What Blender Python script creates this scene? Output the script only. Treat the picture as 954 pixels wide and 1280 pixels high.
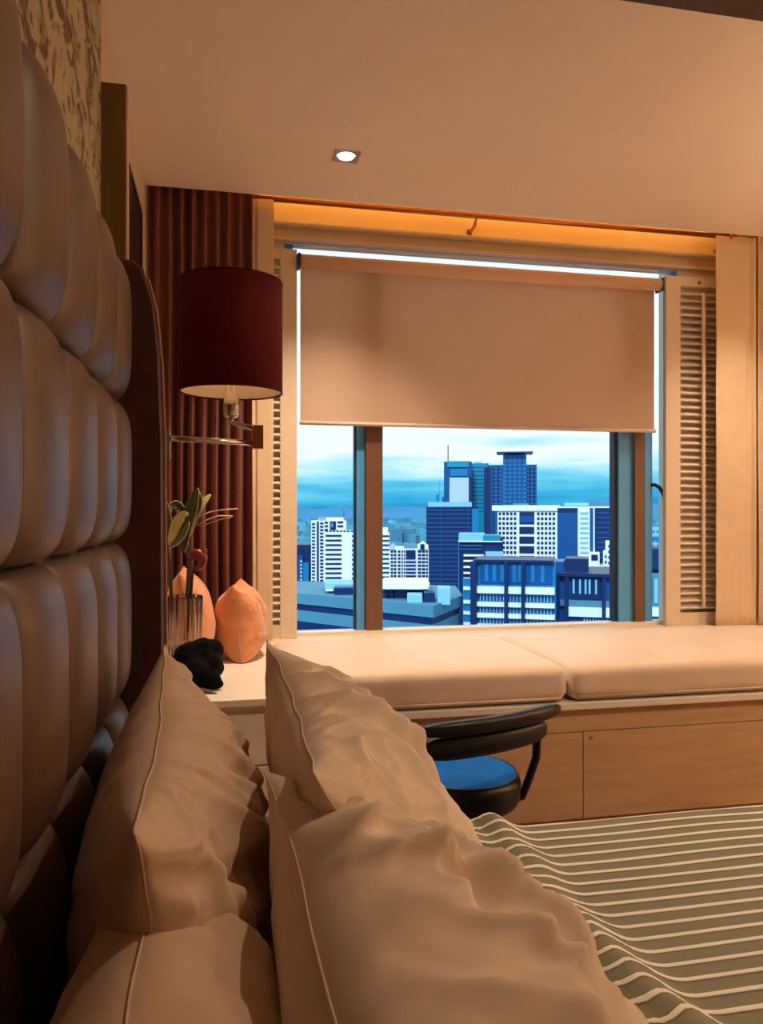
import bpy, bmesh, math, random
from mathutils import Vector, Matrix, noise

# ------------------------------------------------------------------ scene reset
for _o in list(bpy.data.objects):
    bpy.data.objects.remove(_o, do_unlink=True)
SC = bpy.context.scene
COL = SC.collection
random.seed(7)
PI = math.pi
R = math.radians

# ------------------------------------------------------------------ camera
CAM_Z = 1.15
YAW = R(11.77)                 # turned to the right of the window's normal
CA, SA = math.cos(YAW), math.sin(YAW)
F = 960.0                      # focal length in px of the 954x1280 frame
cam_d = bpy.data.cameras.new('camera')
cam = bpy.data.objects.new('camera', cam_d)
COL.objects.link(cam)
cam.location = (0, 0, CAM_Z)
cam.rotation_euler = (R(90), 0, -YAW)
cam_d.sensor_fit = 'VERTICAL'
cam_d.sensor_height = 36.0
cam_d.sensor_width = 36.0
cam_d.lens = 36.0 * F / 1280.0
cam_d.clip_start = 0.02
cam_d.clip_end = 40000
SC.camera = cam

# ------------------------------------------------------------------ view
SC.view_settings.view_transform = 'Standard'
SC.view_settings.look = 'None'
SC.view_settings.gamma = 1.0
SC.view_settings.exposure = 0.0
SC.view_settings.use_curve_mapping = False

# ------------------------------------------------------------------ world: bright overcast sky, blue near the horizon
W = bpy.data.worlds.new('sky')
SC.world = W
W.use_nodes = True
nt = W.node_tree
nt.nodes.clear()
_tc = nt.nodes.new('ShaderNodeTexCoord')
_sep = nt.nodes.new('ShaderNodeSeparateXYZ')
nt.links.new(_tc.outputs['Generated'], _sep.inputs[0])
_map = nt.nodes.new('ShaderNodeMapping')
_map.inputs['Scale'].default_value = (3.0, 3.0, 26.0)
nt.links.new(_tc.outputs['Generated'], _map.inputs[0])
_nz = nt.nodes.new('ShaderNodeTexNoise')
_nz.inputs['Scale'].default_value = 1.6
_nz.inputs['Detail'].default_value = 6
nt.links.new(_map.outputs[0], _nz.inputs['Vector'])
_m1 = nt.nodes.new('ShaderNodeMath'); _m1.operation = 'MULTIPLY_ADD'
nt.links.new(_nz.outputs[0], _m1.inputs[0])
_m1.inputs[1].default_value = 0.13
_m1.inputs[2].default_value = -0.065
_m2 = nt.nodes.new('ShaderNodeMath'); _m2.operation = 'ADD'
nt.links.new(_sep.outputs[2], _m2.inputs[0]); nt.links.new(_m1.outputs[0], _m2.inputs[1])
_rp = nt.nodes.new('ShaderNodeValToRGB')
_e = _rp.color_ramp.elements
_e[0].position = 0.0; _e[0].color = (0.03, 0.30, 0.62, 1)
_e[1].position = 0.082; _e[1].color = (1.0, 1.0, 1.0, 1)
for p, c in ((0.016, (0.05, 0.44, 0.72)), (0.036, (0.16, 0.62, 0.82)), (0.060, (0.46, 0.84, 0.94)), (1.0, (0.92, 0.98, 1.0))):
    el = _e.new(p); el.color = (*c, 1)
nt.links.new(_m2.outputs[0], _rp.inputs[0])
_bg = nt.nodes.new('ShaderNodeBackground'); _bg.inputs[1].default_value = 1.12
nt.links.new(_rp.outputs[0], _bg.inputs[0])
_wo = nt.nodes.new('ShaderNodeOutputWorld')
nt.links.new(_bg.outputs[0], _wo.inputs[0])

# ------------------------------------------------------------------ sun: veiled, behind the hotel, falls on the city only
sun_d = bpy.data.lights.new('sun', 'SUN')
sun_d.energy = 2.9
sun_d.angle = R(12)
sun_d.color = (0.80, 0.95, 1.0)
sun = bpy.data.objects.new('sun', sun_d)
COL.objects.link(sun)
sun.rotation_euler = (R(52), 0, R(-28))

# lamp strengths (the lamps themselves are built further down)
DOWNLIGHT_W = 190.0
WARM = (1.0, 0.69, 0.43)
BULB_E = 9.0
STRIP_E = 13.0
ROOM_FILL_W = 85.0
FILL_LAMP_W = 185.0

# ------------------------------------------------------------------ materials
MATS = {}
def mat(name, col, rough=0.6, metal=0.0, noise_amt=0.0, noise_scale=8.0, bump=0.0, bump_scale=60.0, spec=0.5, sheen=0.0, col2=None, stretch=(1, 1, 1), coat=0.0):
    if name in MATS: return MATS[name]
    m = bpy.data.materials.new(name); m.use_nodes = True
    n = m.node_tree.nodes; l = m.node_tree.links
    b = n['Principled BSDF']
    b.inputs['Base Color'].default_value = (*col, 1)
    b.inputs['Roughness'].default_value = rough
    b.inputs['Metallic'].default_value = metal
    b.inputs['Specular IOR Level'].default_value = spec
    if sheen: b.inputs['Sheen Weight'].default_value = sheen
    if coat: b.inputs['Coat Weight'].default_value = coat
    if noise_amt or bump:
        tc = n.new('ShaderNodeTexCoord'); mp = n.new('ShaderNodeMapping')
        mp.inputs['Scale'].default_value = stretch
        l.new(tc.outputs['Object'], mp.inputs[0])
    if noise_amt:
        t = n.new('ShaderNodeTexNoise'); t.inputs['Scale'].default_value = noise_scale; t.inputs['Detail'].default_value = 5
        l.new(mp.outputs[0], t.inputs['Vector'])
        r = n.new('ShaderNodeValToRGB')
        c2 = col2 if col2 else tuple(c * (1 - noise_amt) for c in col)
        r.color_ramp.elements[0].position = 0.35; r.color_ramp.elements[0].color = (*c2, 1)
        r.color_ramp.elements[1].position = 0.65; r.color_ramp.elements[1].color = (*col, 1)
        l.new(t.outputs[0], r.inputs[0]); l.new(r.outputs[0], b.inputs['Base Color'])
    if bump:
        t2 = n.new('ShaderNodeTexNoise'); t2.inputs['Scale'].default_value = bump_scale; t2.inputs['Detail'].default_value = 3
        l.new(mp.outputs[0], t2.inputs['Vector'])
        bp = n.new('ShaderNodeBump'); bp.inputs['Strength'].default_value = bump; bp.inputs['Distance'].default_value = 0.01
        l.new(t2.outputs[0], bp.inputs['Height']); l.new(bp.outputs[0], b.inputs['Normal'])
    MATS[name] = m
    return m

def emat(name, col, strength):
    if name in MATS: return MATS[name]
    m = bpy.data.materials.new(name); m.use_nodes = True
    n = m.node_tree.nodes; l = m.node_tree.links
    n.remove(n['Principled BSDF'])
    e = n.new('ShaderNodeEmission'); e.inputs[0].default_value = (*col, 1); e.inputs[1].default_value = strength
    l.new(e.outputs[0], n['Material Output'].inputs[0])
    MATS[name] = m
    return m

M_ceiling = mat('ceiling_paint', (0.90, 0.77, 0.66), 0.9, noise_amt=0.03, noise_scale=3, bump=0.05, bump_scale=200)
M_wall = mat('wall_paint', (0.74, 0.60, 0.46), 0.8, noise_amt=0.04, noise_scale=4, bump=0.06, bump_scale=150)
M_cream = mat('cream_paint', (0.82, 0.68, 0.50), 0.45, noise_amt=0.03, noise_scale=5)
M_white = mat('white_lacquer', (0.86, 0.79, 0.70), 0.35, noise_amt=0.02, noise_scale=5)
M_benchface = mat('bench_veneer', (0.62, 0.40, 0.23), 0.45, noise_amt=0.16, noise_scale=3, stretch=(1, 1, 9))
M_floor = mat('floor_wood', (0.20, 0.11, 0.06), 0.4, noise_amt=0.4, noise_scale=4, stretch=(1, 12, 1))
M_darkwood = mat('dark_wood', (0.045, 0.018, 0.012), 0.5, noise_amt=0.3, noise_scale=5, stretch=(9, 1, 1))
M_leather = mat('taupe_leather', (0.115, 0.066, 0.040), 0.42, noise_amt=0.10, noise_scale=12, bump=0.03, bump_scale=260, spec=0.55)
M_wing = mat('brown_velvet', (0.085, 0.030, 0.018), 0.8, noise_amt=0.2, noise_scale=25, bump=0.1, bump_scale=200)
M_fin = mat('bronze_laminate', (0.20, 0.115, 0.040), 0.5, noise_amt=0.15, noise_scale=4, stretch=(4, 4, .4))
M_finedge = mat('lit_edge', (0.80, 0.62, 0.42), 0.4, noise_amt=0.04)
M_maroon = mat('maroon_drape', (0.20, 0.055, 0.038), 0.6, noise_amt=0.12, noise_scale=20, bump=0.08, bump_scale=180, sheen=0.1)
M_creamdrape = mat('cream_drape', (0.80, 0.60, 0.40), 0.8, noise_amt=0.06, noise_scale=9, bump=0.25, bump_scale=14, sheen=0.2)
M_bronze = mat('bronze_rod', (0.42, 0.17, 0.06), 0.3, metal=0.85, noise_amt=0.1)
M_chrome = mat('chrome', (0.75, 0.70, 0.66), 0.16, metal=1.0, noise_amt=0.03)
M_black = mat('black_leather', (0.008, 0.008, 0.012), 0.36, noise_amt=0.2, noise_scale=20, bump=0.05, bump_scale=200, spec=.3)
M_blue = mat('seat_top_blue', (0.0005, 0.13, 0.56), 0.5, noise_amt=0.12, noise_scale=15, bump=0.08, bump_scale=200, spec=.06)  # even blue base, on the seat top alone
M_blackcloth = mat('black_cloth', (0.004, 0.0035, 0.004), 0.95, noise_amt=0.3, noise_scale=20, bump=0.3, bump_scale=60, spec=0.1)
M_shade = mat('maroon_shade', (0.11, 0.008, 0.010), 0.85, noise_amt=0.15, noise_scale=60, bump=0.1, bump_scale=300, spec=0.2)
M_shadein = mat('shade_lining', (0.75, 0.62, 0.48), 0.8, noise_amt=0.03)
M_pillow = mat('tan_cotton', (0.72, 0.53, 0.37), 0.75, noise_amt=0.05, noise_scale=10, bump=0.04, bump_scale=400, sheen=0.25)
M_pillow2 = mat('pale_cotton', (0.80, 0.64, 0.49), 0.75, noise_amt=0.05, noise_scale=10, bump=0.04, bump_scale=400, sheen=0.25)
M_orange = mat('orange_silk', (0.82, 0.34, 0.15), 0.5, noise_amt=0.22, noise_scale=9, bump=0.2, bump_scale=40, sheen=0.3)
M_cushion = mat('bench_fabric', (0.80, 0.63, 0.49), 0.5, noise_amt=0.08, noise_scale=5, bump=0.25, bump_scale=9, sheen=0.3)
M_blind = mat('blind_fabric', (0.80, 0.66, 0.54), 0.85, noise_amt=0.03, noise_scale=6, bump=0.06, bump_scale=300)
def translucent(m, col, w):
    n = m.node_tree.nodes; l = m.node_tree.links; out = n['Material Output']; b = n['Principled BSDF']
    t = n.new('ShaderNodeBsdfTranslucent'); t.inputs[0].default_value = (*col, 1)
    mx = n.new('ShaderNodeMixShader'); mx.inputs[0].default_value = w
    l.new(b.outputs[0], mx.inputs[1]); l.new(t.outputs[0], mx.inputs[2]); l.new(mx.outputs[0], out.inputs[0])
translucent(M_blind, (.98, .66, .46), .45)
M_lampshade = mat('linen_shade', (0.85, 0.74, 0.58), .8, noise_amt=.03)
translucent(M_lampshade, (.9, .75, .55), .5)
M_louver = mat('shutter_paint', (0.80, 0.66, 0.52), 0.45, noise_amt=0.03)
M_alu = mat('sky_tint_aluminium', (0.09, 0.38, 0.80), 0.4, metal=0.0, noise_amt=0.08)  # reflected sky put into the base colour as blue
M_navyframe = mat('navy_frame', (0.012, 0.022, 0.07), 0.5, noise_amt=0.1)
M_brownframe = mat('brown_frame', (0.17, 0.08, 0.045), 0.5, noise_amt=0.1, noise_scale=4, stretch=(8, 8, .5))
M_base = mat('bed_base_fabric', (0.12, 0.07, 0.045), 0.8, noise_amt=0.15)
M_mattress = mat('mattress_sheet', (0.72, 0.62, 0.50), 0.8, noise_amt=0.04)
M_leaf = mat('leaf_green', (0.07, 0.10, 0.025), 0.4, noise_amt=0.4, noise_scale=15)
M_leafrim = mat('leaf_rim', (0.55, 0.50, 0.18), 0.5, noise_amt=0.2, noise_scale=15)
M_stem = mat('dark_stem', (0.06, 0.025, 0.015), 0.5, noise_amt=0.3)
M_twig = mat('pale_twig', (0.70, 0.38, 0.28), 0.5, noise_amt=0.2)
M_petal = mat('maroon_petal', (0.22, 0.03, 0.02), 0.25, noise_amt=0.3)
M_picture = mat('dark_picture', (0.03, 0.008, 0.006), 0.35, noise_amt=0.5, noise_scale=6, stretch=(1, 6, .4))

# glazing: thin clear panes, faintly blue
def glass_mat():
    m = bpy.data.materials.new('window_glass'); m.use_nodes = True
    n = m.node_tree.nodes; l = m.node_tree.links
    n.remove(n['Principled BSDF'])
    tr = n.new('ShaderNodeBsdfTransparent'); tr.inputs[0].default_value = (0.90, 0.97, 1.0, 1)
    gl = n.new('ShaderNodeBsdfGlossy'); gl.inputs['Roughness'].default_value = 0.02
    fr = n.new('ShaderNodeFresnel'); fr.inputs[0].default_value = 1.10
    mx = n.new('ShaderNodeMixShader')
    l.new(fr.outputs[0], mx.inputs[0]); l.new(tr.outputs[0], mx.inputs[1]); l.new(gl.outputs[0], mx.inputs[2])
    l.new(mx.outputs[0], n['Material Output'].inputs[0])
    return m
M_glass = glass_mat()
def vase_mat():
    m = bpy.data.materials.new('vase_glass'); m.use_nodes = True
    n = m.node_tree.nodes; l = m.node_tree.links
    n.remove(n['Principled BSDF'])
    tr = n.new('ShaderNodeBsdfTransparent'); tr.inputs[0].default_value = (0.97, 0.93, 0.88, 1)
    gl = n.new('ShaderNodeBsdfGlossy'); gl.inputs['Roughness'].default_value = 0.08
    rf = n.new('ShaderNodeBsdfRefraction'); rf.inputs['IOR'].default_value = 1.35; rf.inputs['Roughness'].default_value = 0.03
    fr = n.new('ShaderNodeFresnel'); fr.inputs[0].default_value = 1.5
    m1 = n.new('ShaderNodeMixShader'); m1.inputs[0].default_value = 0.65
    l.new(tr.outputs[0], m1.inputs[1]); l.new(rf.outputs[0], m1.inputs[2])
    mx = n.new('ShaderNodeMixShader')
    l.new(fr.outputs[0], mx.inputs[0]); l.new(m1.outputs[0], mx.inputs[1]); l.new(gl.outputs[0], mx.inputs[2])
    l.new(mx.outputs[0], n['Material Output'].inputs[0])
    return m
M_vase = vase_mat()

def wallpaper_mat():
    m = bpy.data.materials.new('bark_wallpaper'); m.use_nodes = True
    n = m.node_tree.nodes; l = m.node_tree.links
    b = n['Principled BSDF']; b.inputs['Roughness'].default_value = 0.6
    tc = n.new('ShaderNodeTexCoord'); mp = n.new('ShaderNodeMapping'); mp.inputs['Scale'].default_value = (1, 3.2, 4.2)
    l.new(tc.outputs['Object'], mp.inputs[0])
    t = n.new('ShaderNodeTexNoise'); t.inputs['Scale'].default_value = 3.2; t.inputs['Detail'].default_value = 7; t.inputs['Distortion'].default_value = 1.2
    l.new(mp.outputs[0], t.inputs['Vector'])
    r = n.new('ShaderNodeValToRGB'); e = r.color_ramp.elements
    e[0].position = 0.40; e[0].color = (0.12, 0.05, 0.02, 1)
    e[1].position = 0.52; e[1].color = (0.50, 0.47, 0.30, 1)
    k = e.new(0.70); k.color = (0.42, 0.38, 0.22, 1)
    l.new(t.outputs[0], r.inputs[0]); l.new(r.outputs[0], b.inputs['Base Color'])
    bp = n.new('ShaderNodeBump'); bp.inputs['Strength'].default_value = 0.5; bp.inputs['Distance'].default_value = 0.01
    l.new(t.outputs[0], bp.inputs['Height']); l.new(bp.outputs[0], b.inputs['Normal'])
    return m
M_paper = wallpaper_mat()

def stripe_mat():
    m = bpy.data.materials.new('striped_coverlet'); m.use_nodes = True
    n = m.node_tree.nodes; l = m.node_tree.links
    b = n['Principled BSDF']; b.inputs['Roughness'].default_value = 0.8
    a = n.new('ShaderNodeAttribute'); a.attribute_name = 'stripe'
    fr = n.new('ShaderNodeMath'); fr.operation = 'FRACT'; l.new(a.outputs['Fac'], fr.inputs[0])
    r = n.new('ShaderNodeValToRGB'); e = r.color_ramp.elements
    base = (0.225, 0.220, 0.145, 1); lt = (0.88, 0.87, 0.77, 1); dk = (0.10, 0.10, 0.055, 1)
    e[0].position = 0.0; e[0].color = base
    e[1].position = 1.0; e[1].color = base
    for p, c in ((0.30, base), (0.38, dk), (0.42, lt), (0.62, lt), (0.67, dk), (0.74, base)):
        k = e.new(p); k.color = c
    l.new(fr.outputs[0], r.inputs[0])
    t = n.new('ShaderNodeTexNoise'); t.inputs['Scale'].default_value = 220
    tc = n.new('ShaderNodeTexCoord'); l.new(tc.outputs['Object'], t.inputs['Vector'])
    bp = n.new('ShaderNodeBump'); bp.inputs['Strength'].default_value = 0.2; bp.inputs['Distance'].default_value = 0.004
    l.new(t.outputs[0], bp.inputs['Height']); l.new(bp.outputs[0], b.inputs['Normal'])
    l.new(r.outputs[0], b.inputs['Base Color'])
    return m
M_stripe = stripe_mat()

# ------------------------------------------------------------------ mesh helpers
def link(name, me, m, parent=None, smooth=False):
    if m is not None and len(me.materials) == 0: me.materials.append(m)
    if smooth:
        for p in me.polygons: p.use_smooth = True
    o = bpy.data.objects.new(name, me); COL.objects.link(o)
    if parent is not None: o.parent = parent
    return o

def obj(name, bm, m, parent=None, smooth=False):
    me = bpy.data.meshes.new(name)
    bmesh.ops.recalc_face_normals(bm, faces=bm.faces)
    bm.to_mesh(me); bm.free()
    return link(name, me, m, parent, smooth)

def pyobj(name, verts, faces, m, parent=None, smooth=True):
    me = bpy.data.meshes.new(name); me.from_pydata(verts, [], faces); me.update()
    return link(name, me, m, parent, smooth)

def empty(name, loc=(0, 0, 0), rz=0.0):
    o = bpy.data.objects.new(name, None); COL.objects.link(o)
    o.location = loc; o.rotation_euler = (0, 0, rz); o.empty_display_size = 0.05
    return o

def tag(o, label=None, cat=None, group=None, kind=None):
    if label: o['label'] = label
    if cat: o['category'] = cat
    if group: o['group'] = group
    if kind: o['kind'] = kind
    return o

def box(bm, x0, x1, y0, y1, z0, z1):
    vs = [bm.verts.new(p) for p in ((x0, y0, z0), (x1, y0, z0), (x1, y1, z0), (x0, y1, z0), (x0, y0, z1), (x1, y0, z1), (x1, y1, z1), (x0, y1, z1))]
    for f in ((0, 3, 2, 1), (4, 5, 6, 7), (0, 1, 5, 4), (1, 2, 6, 5), (2, 3, 7, 6), (3, 0, 4, 7)):
        bm.faces.new([vs[i] for i in f])
    return bm

def bx(name, x0, x1, y0, y1, z0, z1, m, parent=None, bevel=0.0, seg=2, smooth=False):
    bm = box(bmesh.new(), x0, x1, y0, y1, z0, z1)
    if bevel:
        bmesh.ops.bevel(bm, geom=list(bm.edges), offset=bevel, segments=seg, profile=0.5, affect='EDGES')
    return obj(name, bm, m, parent, smooth)

def struct(o):
    o['kind'] = 'structure'
    return o

def tube_bm(bm, pts, r, n=12, caps=True):
    pts = [Vector(p) for p in pts]
    rr = r if isinstance(r, (list, tuple)) else [r] * len(pts)
    rings = []
    up = Vector((0, 0, 1))
    prev = None
    for i, p in enumerate(pts):
        d = (pts[min(i + 1, len(pts) - 1)] - pts[max(i - 1, 0)]).normalized()
        if prev is None:
            a = d.cross(up)
            if a.length < 1e-3: a = d.cross(Vector((1, 0, 0)))
            a.normalize()
        else:
            a = prev - d * prev.dot(d); a.normalize()
        prev = a
        b = d.cross(a)
        rings.append([bm.verts.new(p + (a * math.cos(2 * PI * k / n) + b * math.sin(2 * PI * k / n)) * rr[i]) for k in range(n)])
    for i in range(len(rings) - 1):
        for k in range(n):
            bm.faces.new((rings[i][k], rings[i][(k + 1) % n], rings[i + 1][(k + 1) % n], rings[i + 1][k]))
    if caps:
        bm.faces.new(rings[0][::-1]); bm.faces.new(rings[-1])
    return bm

def tube(name, pts, r, m, parent=None, n=12):
    return obj(name, tube_bm(bmesh.new(), pts, r, n), m, parent, True)

def lathe(name, prof, m, parent=None, n=40, loc=(0, 0, 0), flute=0.0, nfl=0, smooth=True):
    """prof: list of (r, z); closed at the axis where r == 0"""
    bm = bmesh.new(); rings = []
    for r, z in prof:
        if r < 1e-6:
            rings.append([bm.verts.new((loc[0], loc[1], loc[2] + z))])
        else:
            ring = []
            for k in range(n):
                a = 2 * PI * k / n
                q = r * (1 + flute * math.cos(a * nfl)) if flute else r
                ring.append(bm.verts.new((loc[0] + q * math.cos(a), loc[1] + q * math.sin(a), loc[2] + z)))
            rings.append(ring)
    for A, B in zip(rings, rings[1:]):
        for k in range(n):
            k2 = (k + 1) % n
            if len(A) == 1 and len(B) == 1: continue
            if len(A) == 1: bm.faces.new((A[0], B[k2], B[k]))
            elif len(B) == 1: bm.faces.new((A[k], A[k2], B[0]))
            else: bm.faces.new((A[k], A[k2], B[k2], B[k]))
    return obj(name, bm, m, parent, smooth)

def sstep(a, b, x):
    t = max(0.0, min(1.0, (x - a) / (b - a)))
    return t * t * (3 - 2 * t)

# =================================================================== THE ROOM
XL, XR, YB, YW, ZC = -0.365, 4.6, -2.2, 4.12, 2.75     # left wall, right wall, back wall, window wall, ceiling
ZF = -0.09
struct(bx('floor', XL - .1, XR + .1, YB - .1, YW + .2, ZF - .1, ZF, M_floor))
struct(bx('wall_left', XL - .12, XL, YB - .1, YW + .2, ZF, ZC + .22, M_wall))
struct(bx('wall_right', XR, XR + .12, YB - .1, YW + .2, ZF, ZC + .22, M_wall))
struct(bx('wall_back', XL, XR, YB - .12, YB, ZF, ZC + .22, M_wall))
struct(bx('ceiling', XL, XR, YB, 3.915, ZC, ZC + .26, M_ceiling))
struct(bx('trim_1', XL, XR, 3.915, YW + .2, ZC + .18, ZC + .226, M_cream))                 # lid of the curtain pocket
# window wall around the opening (X 0.06..2.98, z 0.49..2.55)
OX0, OX1, OZ0, OZ1 = 0.33, 2.66, 0.47, 2.588
wb = bmesh.new()
box(wb, XL, OX0, YW, YW + .2, ZF, ZC + .22); box(wb, OX1, XR, YW, YW + .2, ZF, ZC + .22)
box(wb, OX0, OX1, YW, YW + .2, ZF, OZ0 - .02); box(wb, OX0, OX1, YW, YW + .08, OZ1, ZC + .22)
struct(obj('wall_window', wb, M_cream))
struct(bx('trim_2', .19, 2.94, 4.065, YW, 2.668, 2.686, M_cream, bevel=.006))   # picture ledge over the window
struct(bx('trim_3', .19, 2.94, 4.085, YW, 2.592, 2.612, M_cream, bevel=.006))   # head casing
struct(bx('trim_4', -0.30, XR, 3.60, YW + .04, 0.452, 0.487, M_cream, bevel=.006))          # window sill board
struct(bx('trim_5', 0.7, XR, 1.72, 2.175, 2.733, ZC, M_darkwood))                             # dark wooden ceiling beam
# accent paper between headboard and ceiling, and the fin that closes it
struct(bx('trim_6', XL, XL + .012, YB, 2.42, 0.9, ZC, M_paper))
fin = struct(bx('trim_7', XL, -0.283, 2.42, 2.47, ZF, 2.437, M_fin))
fe = bx('lit_edge_strip', -0.283, -0.278, 2.425, 2.465, ZF, 2.437, M_finedge, fin)  # pale strip stands in for light catching the fin's edge

# ------------------------------------------------------------------ window
win = struct(empty('window_1', (0, 0, 0)))
bx('frame_head', .30, 2.69, 4.16, 4.19, 2.586, 2.60, M_white, win)
bx('frame_sill', .30, 2.98, 4.10, 4.20, .468, .505, M_white, win)
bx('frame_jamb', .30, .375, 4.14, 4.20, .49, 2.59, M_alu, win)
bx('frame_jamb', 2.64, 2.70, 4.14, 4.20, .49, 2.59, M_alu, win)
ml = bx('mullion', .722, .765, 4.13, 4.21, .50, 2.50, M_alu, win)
bx('seal', .714, .722, 4.15, 4.20, .50, 2.50, M_navyframe, ml)
bx('cover_strip', .770, .862, 4.105, 4.20, .50, 2.50, M_brownframe, ml)
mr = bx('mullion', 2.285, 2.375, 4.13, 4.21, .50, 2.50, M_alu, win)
bx('seal', 2.262, 2.285, 4.15, 4.20, .50, 2.50, M_navyframe, mr)
bx('cover_strip', 2.375, 2.432, 4.105, 4.20, .50, 2.50, M_brownframe, mr)
bx('seal', 2.432, 2.446, 4.12, 4.20, .50, 2.50, M_navyframe, mr)
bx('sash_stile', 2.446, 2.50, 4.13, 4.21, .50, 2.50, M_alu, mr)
for a, b in ((.375, .716), (.862, 2.264), (2.50, 2.64)):
    bx('pane', a, b, 4.172, 4.178, .50, 2.59, M_glass, win)
tube('stay_arm', [(2.49, 4.125, 1.31), (2.51, 4.115, 1.31), (2.535, 4.11, 1.295), (2.56, 4.11, 1.26), (2.575, 4.11, 1.21), (2.58, 4.11, 1.17)], .011, M_navyframe, win)

# ------------------------------------------------------------------ louvered shutters, parked on both sides of the window
def shutter(x0, x1, stl, str_, label, tilt_x):
    t = empty('window_shutter', ((x0 + x1) / 2, 4.05, .488))
    tag(t, label, 'shutter', 'louvered shutters beside the window')
    def P(name, a, b, c, d, e, f, m=M_louver, **k):
        bm = box(bmesh.new(), a - t.location.x, b - t.location.x, c - 4.05, d - 4.05, e - .488, f - .488)
        if k.get('bevel'): bmesh.ops.bevel(bm, geom=list(bm.edges), offset=k['bevel'], segments=2, profile=.5, affect='EDGES')
        return obj(name, bm, m, t)
    P('stile', x0, x0 + stl, 4.04, 4.075, .488, 2.53, bevel=.003)
    P('stile', x1 - str_, x1, 4.04, 4.075, .488, 2.53, bevel=.003)
    P('rail', x0 + stl, x1 - str_, 4.042, 4.073, 2.475, 2.53)
    P('rail', x0 + stl, x1 - str_, 4.042, 4.073, .488, .56)
    n = 45
    z0, z1 = .575, 2.46
    bm = box(bmesh.new(), x0 + stl - t.location.x, x1 - str_ - t.location.x, -.021, .021, -.004, .004)
    me = bpy.data.meshes.new('slat'); bmesh.ops.recalc_face_normals(bm, faces=bm.faces); bm.to_mesh(me); bm.free()
    me.materials.append(M_louver)
    for i in range(n):
        o = bpy.data.objects.new('slat', me); COL.objects.link(o); o.parent = t
        o.location = (0, .007, z0 + (z1 - z0) * (i + .5) / n - .488); o.rotation_euler = (R(34), 0, 0)
    P('tilt_rod', tilt_x - .008, tilt_x + .008, 4.012, 4.024, .60, 2.43)
    P('catch', tilt_x - .02, tilt_x - .008, 4.034, 4.042, 2.49, 2.505, M_bronze)
    return t
shutter(.085, .388, .06, .088, 'cream louvered shutter left of the blind, half behind the brown drape', .20)
shutter(2.535, 2.965, .095, .06, 'cream louvered shutter between the blind and the right cream curtain', 2.765)

# ------------------------------------------------------------------ roller blind
bl = tag(empty('roller_blind', (1.44, 4.03, 1.6)), 'beige roller blind pulled halfway down over the window', 'blind')
def blp(name, bm, m, smooth=False):
    for v in bm.verts: v.co -= bl.location
    return obj(name, bm, m, bl, smooth)
blp('roller_tube', tube_bm(bmesh.new(), [(.405, 4.030, 2.466), (2.485, 4.030, 2.466)], .036, 24), M_blind, True)
blp('fabric', box(bmesh.new(), .408, 2.472, 4.062, 4.065, 1.632, 2.466), M_blind)
blp('bottom_bar', tube_bm(bmesh.new(), [(.404, 4.063, 1.622), (2.478, 4.063, 1.622)], .011, 10), M_louver, True)
blp('bracket', box(bmesh.new(), .388, .405, 4.0, 4.075, 2.43, 2.50), M_darkwood)
blp('bracket', box(bmesh.new(), 2.485, 2.502, 4.0, 4.075, 2.43, 2.50), M_darkwood)
blp('head_channel', box(bmesh.new(), .42, 2.49, 4.05, 4.065, 2.548, 2.558), M_white)

# ------------------------------------------------------------------ curtains, rod
def drape(name, x0, x1, y, z0, z1, pitch, amp, m, label, seed, flat=0.0, flat_side=1, thick=.003):
    random.seed(seed)
    nx = max(60, int((x1 - x0) / pitch * 14)); nz = 44
    vs = []
    ph = [random.uniform(-.5, .5) for _ in range(40)]
    for j in range(nz + 1):
        t = j / nz; z = z0 + (z1 - z0) * t
        for i in range(nx + 1):
            s = i / nx; x = x0 + (x1 - x0) * s
            k = s * (x1 - x0) / pitch
            w = noise.noise(Vector((k * .35, t * 1.2, seed))) * 1.4 * (1 - t * .7)
            a = amp * (0.75 + .5 * noise.noise(Vector((k * .5, 3.1, seed)))) * (1.15 - .45 * t)
            yy = math.sin(2 * PI * k + w * 2)
            yy = math.copysign(abs(yy) ** .75, yy) * a
            if flat:
                q = sstep(0, .25, (s - (1 - flat)) / max(flat, .01) + .12) if flat_side > 0 else sstep(0, .25, (flat - s) / flat + .12)
                crumple = noise.noise(Vector((x * 9, z * 14, seed))) * .012 * sstep(.35, .0, t) + noise.noise(Vector((x * 5, z * 2.5, seed + 5))) * .008
                yy = yy * (1 - q) + (crumple - amp * .3) * q
            vs.append((x + .008 * math.sin(2 * PI * k * 2 + t) * (1 - t), y + yy, z))
    fs = [(j * (nx + 1) + i, j * (nx + 1) + i + 1, (j + 1) * (nx + 1) + i + 1, (j + 1) * (nx + 1) + i) for j in range(nz) for i in range(nx)]
    o = pyobj(name, vs, fs, m)
    md = o.modifiers.new('thickness', 'SOLIDIFY'); md.thickness = thick
    tag(o, label, 'curtain')
    return o
drape('window_drape', -.355, .155, 3.955, .492, 2.80, .058, .044, M_maroon, 'dark reddish brown pleated drape hanging left of the window', 11)
drape('window_curtain', .150, .262, 3.968, .492, 2.75, .12, .010, M_creamdrape, 'narrow flat cream curtain edge beside the left brown drape', 5, flat=.8, flat_side=1)
drape('window_curtain', 2.80, 3.06, 3.958, .492, 2.75, .09, .020, M_creamdrape, 'flat cream curtain edge right of the louvered shutter', 8, flat=.85, flat_side=-1)
drape('window_drape', 3.075, 3.75, 3.945, .492, 2.80, .062, .030, M_creamdrape, 'pleated cream drape at the right border of the photo', 21)

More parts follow.
